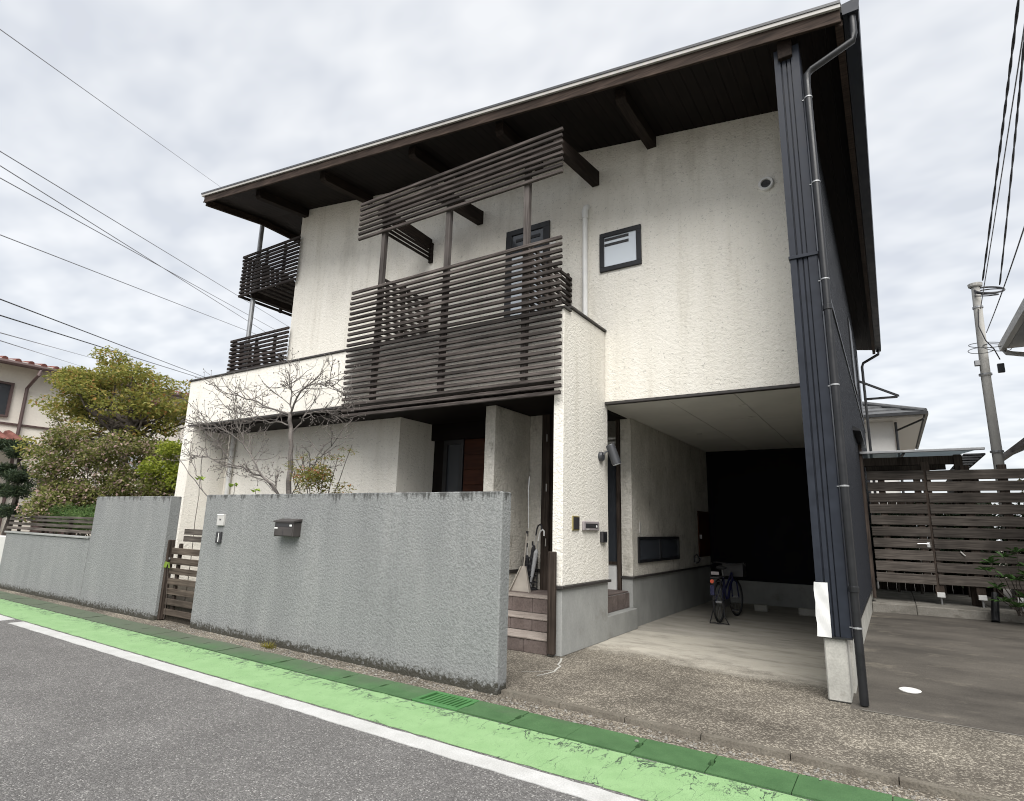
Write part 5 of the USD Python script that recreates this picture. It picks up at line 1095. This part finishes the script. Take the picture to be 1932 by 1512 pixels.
for k in range(30):
    p = cen + VR * rng.uniform(-1.55, 1.5) + VD * rng.uniform(-0.9, 0.5) + [0, 0, rng.uniform(-1.25, -0.55)]
    cl.append(p); rd.append(np.array([0.32, 0.32, 0.2]) * rng.uniform(0.7, 1.1)); tips.append(p)
for dv, dz in ((1.35, 0.25), (1.55, 0.05), (1.5, 0.4), (1.2, 0.6), (1.62, -0.25), (1.45, -0.1)):
    p = cen + VR * dv + VD * rng.uniform(-0.3, 0.3) + [0, 0, dz]; cl.append(p); rd.append(np.array([0.34, 0.34, 0.2])); tips.append(p)
for k in range(26):
    a = rng.uniform(0, 2 * np.pi); p = cen + VR * 1.1 * rng.uniform(-1, 1) + VD * 0.9 * rng.uniform(-1, 1) + [0, 0, rng.uniform(-0.5, 0.6)]
    cl.append(p); rd.append(np.array([0.34, 0.34, 0.18]))
fork = base + [-0.10, 0.02, 3.3]
for p in tips[::2]:
    m_ = fork * 0.45 + p * 0.55 + [0, 0, -0.18]; limb(mb, [fork + [0, 0, rng.uniform(-0.5, 0.4)], m_, p], 0.045, 0.008, rng, 5, 0.03)
limb(mb, [base + [0.0, 0.0, 2.75], base + [0.35, 0.75, 2.95], base + [0.55, 1.25, 3.15], base + [0.7, 1.7, 3.45]], 0.05, 0.014, rng)
obj("trunk", mb, "bark", T)
obj("crown", leaves(cl, rd, 21000, 0.092, rng, droop=0.25), "tree_leaf", T, kind="stuff")
obj("blossom", leaves([np.array([-14.6, 6.9, 4.18])], [np.array([0.07, 0.07, 0.07])], 40, 0.08, rng), "pink_petal", T)
S = thing("flowering_shrub", "tangled shrub with faded pinkish flowers in front of the leafy tree", "shrub", (-14.8, 6.0, 0.15))
cl, rd = [], []
for k in range(62):
    s = rng.uniform(-1.0, 1.4); hgt = rng.uniform(1.35, 3.35 - 0.55 * abs(s) ** 1.5 * 0.5)
    cl.append(np.array([-14.75, 5.95, 0]) + VR * s + VD * rng.uniform(-0.45, 0.45) + [0, 0, hgt]); rd.append(np.array([0.34, 0.34, 0.26]) * rng.uniform(0.7, 1.2))
obj("foliage", leaves(cl, rd, 27000, 0.072, rng, aspect=0.6, flat=0.9), "shrub_leaf", S, kind="stuff")
mb = MB()
for c in cl[::2]:
    b0 = np.array([-14.9, 6.1, 0.2]) + VR * rng.uniform(-0.5, 0.5); limb(mb, [b0, b0 * 0.5 + c * 0.5 + [0, 0, 0.1], c + [0, 0, 0.15]], 0.018, 0.005, rng, 5, 0.03)
obj("stem", mb, "bark", S)
mb = MB(); sp = []
for (q, w_) in (((-17.6, 5.75, 4.2), 0.5), ((-17.1, 5.8, 3.9), 0.4), ((-16.9, 5.7, 3.6), 0.3)):
    b0 = np.array([-15.8, 5.75, 2.9]); q = np.array(q); p_ = limb(mb, [b0, (b0 + q) / 2 + [0, 0, 0.12], q], 0.014, 0.005, rng, 5, 0.02); sp += list(p_[2:])
obj("shoot", mb, "bark", S)
obj("shoot_leaves", leaves(sp, [np.array([0.09, 0.09, 0.07])] * len(sp), 330, 0.07, rng), "shrub_leaf", S, kind="stuff")
Y_ = thing("yellow_shrub", "bright yellow-green shrub beside the white end wall of the house", "shrub", (-13.1, 6.7, 0.15))
cl = [np.array([-13.15, 6.75, 0]) + VR * rng.uniform(-0.45, 0.35) + VD * rng.uniform(-0.3, 0.3) + [0, 0, rng.uniform(2.1, 2.98)] for _ in range(16)]
obj("foliage", leaves(cl, [np.array([0.24, 0.24, 0.16])] * 16, 3600, 0.075, rng, droop=0.2), "yellow_leaf", Y_, kind="stuff")
cl2 = [np.array([-13.3, 6.8, 0]) + VR * rng.uniform(-0.6, 0.4) + VD * rng.uniform(-0.3, 0.3) + [0, 0, rng.uniform(1.2, 2.2)] for _ in range(14)]
obj("lower_foliage", leaves(cl2, [np.array([0.28, 0.28, 0.2])] * 14, 3000, 0.065, rng), "shrub_leaf", Y_, kind="stuff")
mb = MB()
for c in cl[::2]: limb(mb, [(-13.2, 6.75, 0.2), (-13.2, 6.75, 1.4), c], 0.02, 0.006, rng, 5)
obj("stem", mb, "bark", Y_)
Pn = thing("cloud_pine", "dark clipped pine with separate pads at the far left edge", "pine tree", (-17.2, 5.35, 0.15))
pads = [((-18.0, 5.35, 3.08), 0.55), ((-17.25, 5.4, 2.9), 0.45), ((-17.9, 5.35, 2.5), 0.6), ((-16.75, 5.25, 2.28), 0.40), ((-17.6, 5.3, 2.0), 0.5), ((-16.5, 5.2, 1.95), 0.32), ((-17.3, 5.25, 1.55), 0.45)]
cl, rd = [], []
for c, r in pads:
    for _ in range(5): cl.append(np.array(c) + rng.normal(size=3) * [r * 0.35, r * 0.35, 0.03]); rd.append(np.array([r * 0.5, r * 0.5, 0.12]))
obj("needles", leaves(cl, rd, 22000, 0.085, rng, aspect=0.2, flat=0.7, fold=0.05), "pine_needle", Pn, kind="stuff")
mb = MB(); tr = limb(mb, [(-17.2, 5.35, 0.15), (-17.4, 5.4, 1.2), (-17.1, 5.35, 2.0), (-17.5, 5.4, 2.9)], 0.10, 0.03, rng)
for c, r in pads: limb(mb, [tr[np.argmin(np.abs(tr[:, 2] - c[2] + 0.15))], np.array(c) - [0, 0, 0.06]], 0.03, 0.012, rng, 5)
obj("trunk", mb, "bark", Pn)
cl = [np.array([x, 5.32 + rng.uniform(-.1, .1), 1.40 + rng.uniform(-0.08, 0.12)]) for x in np.linspace(-15.0, -12.3, 22)]
Hd = thing("low_conifer_hedge", "low feathery green conifer hedge behind the wooden rails", "hedge", (-13.7, 5.3, 0.15))
obj("foliage", leaves(cl, [np.array([0.17, 0.18, 0.2])] * 22, 14000, 0.05, rng, aspect=0.25, flat=1.3), "conifer_leaf", Hd, kind="stuff")
mb = MB()
for x in np.linspace(-14.9, -12.4, 7): mb.tube([(x, 5.32, 0.14), (x, 5.32, 1.35)], 0.02, 5)
obj("stem", mb, "bark", Hd)

# bare tree in the front garden, traced limbs then forking twigs with buds
Bt = thing("bare_tree", "leafless small tree with forking grey twigs behind the long grey wall", "tree", (-7.62, 5.72, 0.2))
rng = np.random.default_rng(21)
LM = [([(-7.62, 0.2), (-7.68, 1.2), (-7.70, 1.9), (-7.73, 2.43), (-7.78, 2.78), (-7.85, 3.13)], 0.058, 0.034, 0.0),
      ([(-7.85, 3.13), (-8.3, 3.26), (-8.85, 3.45), (-9.3, 3.56), (-9.6, 3.62)], 0.026, 0.008, -0.1),
      ([(-7.85, 3.13), (-7.68, 3.42), (-7.4, 3.53), (-7.05, 3.50), (-6.75, 3.44)], 0.026, 0.008, -0.15),
      ([(-7.85, 3.13), (-7.9, 3.45), (-8.02, 3.62), (-8.12, 3.76)], 0.024, 0.008, 0.1),
      ([(-7.74, 2.85), (-7.5, 3.1), (-7.3, 3.15), (-7.0, 3.1)], 0.018, 0.007, 0.15),
      ([(-7.80, 2.95), (-8.3, 3.05), (-8.9, 3.15), (-9.5, 3.35), (-9.9, 3.42)], 0.020, 0.007, 0.2),
      ([(-7.68, 1.6), (-8.05, 1.98), (-8.41, 2.23), (-8.75, 2.55), (-8.95, 2.85), (-9.05, 3.1)], 0.030, 0.010, -0.1),
      ([(-8.75, 2.55), (-9.2, 2.85), (-9.7, 3.05), (-10.1, 3.15)], 0.016, 0.007, -0.15),
      ([(-7.70, 1.7), (-8.3, 2.12), (-8.9, 2.33), (-9.5, 2.42), (-10.1, 2.55), (-10.6, 2.62)], 0.026, 0.008, 0.0),
      ([(-9.2, 2.38), (-9.6, 2.65), (-10.0, 2.85), (-10.2, 2.95)], 0.013, 0.006, 0.1),
      ([(-7.66, 1.75), (-7.35, 2.15), (-7.05, 2.35), (-6.7, 2.55)], 0.014, 0.006, -0.1)]
mb, tw, bud = MB(), MB(), MB()
octv = np.array([[1, 0, 0], [-1, 0, 0], [0, 1, 0], [0, -1, 0], [0, 0, 1.6], [0, 0, -1.2]], float); octf = np.array([[0, 2, 4], [2, 1, 4], [1, 3, 4], [3, 0, 4], [2, 0, 5], [1, 2, 5], [3, 1, 5], [0, 3, 5]])


def twig(p, d, L, r, depth):
    d = d / np.linalg.norm(d); q = p + d * L * 0.5 + rng.normal(size=3) * L * 0.06; e = q + (d + np.array([0, 0, 0.18])) / np.linalg.norm(d + np.array([0, 0, 0.18])) * L * 0.5
    tw.tube([p, q, e], [r, r * 0.8, r * 0.62], 4, cap=False)
    if depth == 0:
        bud.add(octv * 0.011 + e, octf); return
    for k in range(3 if depth > 1 else 2 + (rng.random() < 0.5)):
        t0 = rng.uniform(0.35, 1.0) if k else 1.0
        s = p + (q - p) * min(1, t0 * 2) if t0 < 0.5 else q + (e - q) * (t0 * 2 - 1)
        nd = d + rng.normal(size=3) * 0.62 + [0, 0, 0.06]; twig(s, nd, L * rng.uniform(0.5, 0.75), r * 0.68, depth - 1)


for pts, r0, r1, dy in LM:
    r0, r1 = (r0 * 0.85, r1 * 0.85) if r0 > 0.05 else (r0 * 0.66, r1 * 0.75)
    P = [(x, 5.72 + dy * i / (len(pts) - 1), z) for i, (x, z) in enumerate(pts)]
    p = limb(mb, P, r0, r1, rng, 7, 0.012)
    if r0 > 0.04: continue
    for i in range(2, len(p)):
        for _ in range(1 + (rng.random() < 0.45 and i > len(p) * 0.4)):
            d = (p[i] - p[i - 1]) / np.linalg.norm(p[i] - p[i - 1]) * 0.6 + rng.normal(size=3) * [0.6, 0.5, 0.42] + [0, 0, 0.12]
            twig(p[i], d, rng.uniform(0.16, 0.32), 0.0068, 2 if rng.random() < 0.6 else 1)
    twig(p[-1], p[-1] - p[-2] + [0, 0, 0.05], 0.35, 0.008, 2)
tr_ = obj("trunk", mb, "grey_bark", Bt)
obj("twigs", tw, "grey_bark", Bt, kind="stuff"); obj("buds", bud, "grey_bark", Bt, kind="stuff")
Nd = thing("nandina_bush", "small green and reddish bush at the foot of the bare tree", "shrub", (-6.95, 5.65, 0.2))
cl = [np.array([-6.95 + rng.uniform(-0.38, 0.33), 5.65 + rng.uniform(-0.2, 0.2), rng.uniform(1.5, 2.22)]) for _ in range(18)]
obj("foliage", leaves(cl, [np.array([0.15, 0.15, 0.12])] * 18, 2300, 0.055, rng, aspect=0.3, droop=0.4), "nandina_leaf", Nd, kind="stuff")
mb = MB()
for q in ((-7.5, 2.35), (-7.3, 2.5), (-6.5, 2.45), (-6.25, 2.55), (-6.8, 2.45), (-7.15, 2.3)): limb(mb, [(-6.95, 5.65, 0.22), (-6.95 + (q[0] + 6.95) * 0.3, 5.65, 1.5), (q[0], 5.6, q[1])], 0.012, 0.004, rng, 5, 0.01)
obj("stem", mb, "bark", Nd)
cl = [np.array([q[0] + rng.uniform(-.12, .12), 5.6, q[1] + rng.uniform(-.06, .03)]) for q in ((-7.5, 2.3), (-7.3, 2.42), (-6.55, 2.4), (-6.35, 2.5), (-6.85, 2.4)) for _ in range(2)]
obj("red_sprays", leaves(cl, [np.array([0.12, 0.08, 0.04])] * len(cl), 240, 0.05, rng, aspect=0.25), "nandina_leaf", Nd, kind="stuff")
# green sprouts above the wall
def sprout(x, z, lab, n):
    t = thing("sprout", lab, "sapling", (x, 5.3, 0.2)); mb = MB(); limb(mb, [(x + 0.05, 5.3, 0.2), (x + 0.03, 5.3, z - 0.3), (x, 5.3, z)], 0.006, 0.004, rng, 5, 0.006); obj("stem", mb, "bark", t)
    for k in range(n):
        a = rng.uniform(0, 6.28); L = 0.10; c = np.array([x, 5.3, z - 0.01 * k]); d = np.array([math.cos(a), math.sin(a) * 0.5, -0.25]); e = c + d * L; s = np.array([-d[1], d[0], 0.0]) * 0.07 + [0, 0, 0.03]
        obj("leaf", (np.array([c, c + d * L * 0.5 + s, e, c + d * L * 0.5 - s * [1, 1, -1]]), np.array([[0, 1, 2], [0, 2, 3]])), "sprout_leaf", t)
sprout(-9.42, 2.15, "pale green sprout left of the pale downpipe, topmost of the sprouts", 5)
sprout(-8.45, 2.02, "pale green sprout right of the pale downpipe", 4)
sprout(-8.35, 1.84, "pale green sprout just above the coping right of the pale downpipe", 4)
sprout(-7.9, 1.93, "yellow-green sprout beside the bare tree trunk", 3)
t = thing("leaning_twig", "thin bare twig leaning over the small gate", "twig", (-8.9, 5.3, 0.2))
mb = MB(); limb(mb, [(-8.35, 5.3, 0.2), (-8.6, 5.28, 1.55), (-9.35, 5.25, 2.0), (-9.95, 5.2, 2.45)], 0.012, 0.005, rng, 5, 0.01); limb(mb, [(-9.2, 5.26, 1.9), (-9.5, 5.25, 2.25), (-9.75, 5.2, 2.55)], 0.007, 0.004, rng, 5, 0.01); obj("stem", mb, "grey_bark", t)
t = thing("gate_weed", "small two-leaved weed by the latch of the small gate", "weed", (-9.35, 4.97, 0.0))
mb = MB(); limb(mb, [(-9.30, 4.98, 0.0), (-9.33, 4.975, 0.5), (-9.36, 4.96, 0.82)], 0.004, 0.003, rng, 4, 0.004); obj("stem", mb, "bark", t)
for sx in (-1, 1): obj("leaf", (np.array([[-9.36, 4.955, 0.82], [-9.36 + sx * .06, 4.94, 0.83], [-9.36 + sx * .10, 4.94, 0.74], [-9.36 + sx * .03, 4.95, 0.74]]), np.array([[0, 1, 2], [0, 2, 3]])), "sprout_leaf", t)
# yellow weed tuft on the strip
mb = MB()
for _ in range(150):
    a = rng.uniform(0, 6.28); r = rng.uniform(0, 0.09); b0 = np.array([-6.52 + 1.4 * r * math.cos(a), 4.80 + 0.35 * r * math.sin(a), -0.027]); d = np.array([math.cos(a) * rng.uniform(.2, 1.2), math.sin(a) * rng.uniform(.2, 1) - .3, rng.uniform(.4, 1.2)]); d *= rng.uniform(0.05, 0.12) / np.linalg.norm(d)
    w_ = np.cross(d, [0, 0, 1.0]); w_ = w_ / max(np.linalg.norm(w_), 1e-6) * 0.004; mb.add([b0 - w_, b0 + w_, b0 + d + [0, 0, -0.01]], [[0, 1, 2]])
obj("weed_tuft", mb, "weed_blade", label="yellowish tuft of weeds at the foot of the long grey wall", cat="weeds")
# shrub by the right fence
Sh = thing("glossy_shrub", "young shrub with whorls of glossy leaves in front of the board fence", "shrub", (1.55, 12.35, 0.33))
ros = [(1.20, 12.3, 1.00), (1.30, 12.25, 0.74), (1.45, 12.3, 1.22), (1.62, 12.3, 1.30), (1.72, 12.25, 1.08), (1.55, 12.2, 0.88), (1.62, 12.2, 0.62), (1.85, 12.3, 1.2), (1.9, 12.2, 0.85), (1.35, 12.2, 0.55), (1.78, 12.2, 0.66), (1.52, 12.15, 0.48), (1.68, 12.1, 0.95), (1.40, 12.15, 0.92), (1.95, 12.25, 1.05), (1.82, 12.1, 0.5), (1.28, 12.3, 1.12)]
mb = MB()
for q in ros: limb(mb, [(1.60 + rng.uniform(-.1, .1), 12.4, 0.33), (1.6 * 0.45 + q[0] * 0.55, 12.36, 0.33 + (q[2] - 0.33) * 0.5), q], 0.009, 0.005, rng, 5, 0.008)
obj("stem", mb, "bark", Sh)
for q in ros:
    for k in range(9):
        a = k * 2.4 + rng.uniform(-.3, .3); e_ = rng.uniform(-0.1, 0.75); L = rng.uniform(0.12, 0.20); d = np.array([math.cos(a) * math.cos(e_), math.sin(a) * math.cos(e_), math.sin(e_)]); c = np.array(q); s = np.cross(d, [0, 0, 1.0]); s = s / max(np.linalg.norm(s), 1e-6) * L * 0.19; u = np.array([0, 0, 0.012])
        obj("leaf", (np.array([c, c + d * L * 0.35 + s + u, c + d * L * 0.7 + s * 0.9 + u, c + d * L - u, c + d * L * 0.7 - s * 0.9 + u, c + d * L * 0.35 - s + u]), np.array([[0, 1, 2], [0, 2, 3], [0, 3, 4], [0, 4, 5]])), "glossy_leaf", Sh)
obj("drain_pipe_stub", MB().tube([(1.32, 12.75, 0.62), (1.27, 12.55, 0.33), (1.25, 12.45, 0.21)], [0.05, 0.055, 0.055], 14).ring((1.25, 12.44, 0.205), (-0.1, -0.5, -0.5), 0.05, 0.008, 16, 5), "black_pipe", label="short black drain pipe end at the foot of the shrub", cat="pipe")
# greenery seen through the fence and past the pole
rng = np.random.default_rng(77)
Bk = thing("rear_hedge", "rear hedge made dense and dark to darken the fence gaps", "hedge", (1.2, 15.4, 0.2))
cl = [np.array([rng.uniform(-0.35, 3.0), rng.uniform(15.4, 16.6), rng.uniform(0.75, 2.05)]) for _ in range(90)]
obj("foliage", leaves(cl, [np.array([0.3, 0.3, 0.28])] * 90, 16000, 0.09, rng), "pine_needle", Bk, kind="stuff")  # dark needle colour and extra leaves added to darken the fence gaps
mb = MB()
for x in np.linspace(0, 2.8, 8): mb.tube([(x, 15.4, 0.15), (x, 15.4, 1.6)], 0.025, 5)
obj("stem", mb, "bark", Bk)
Rs = thing("edge_shrub", "tip of a green shrub at the right edge above the board fence", "shrub", (2.45, 14.2, 0.3))
cl = [np.array([2.3 + rng.uniform(-0.12, 0.3), 14.1 + rng.uniform(-.2, .2), rng.uniform(2.2, 2.92)]) for _ in range(9)]
obj("foliage", leaves(cl, [np.array([0.16, 0.16, 0.13])] * 9, 900, 0.07, rng), "tree_leaf", Rs, kind="stuff")
mb = MB(); limb(mb, [(2.45, 14.2, 0.3), (2.4, 14.15, 1.6), (2.4, 14.1, 2.8)], 0.025, 0.008, rng, 6); obj("stem", mb, "bark", Rs)
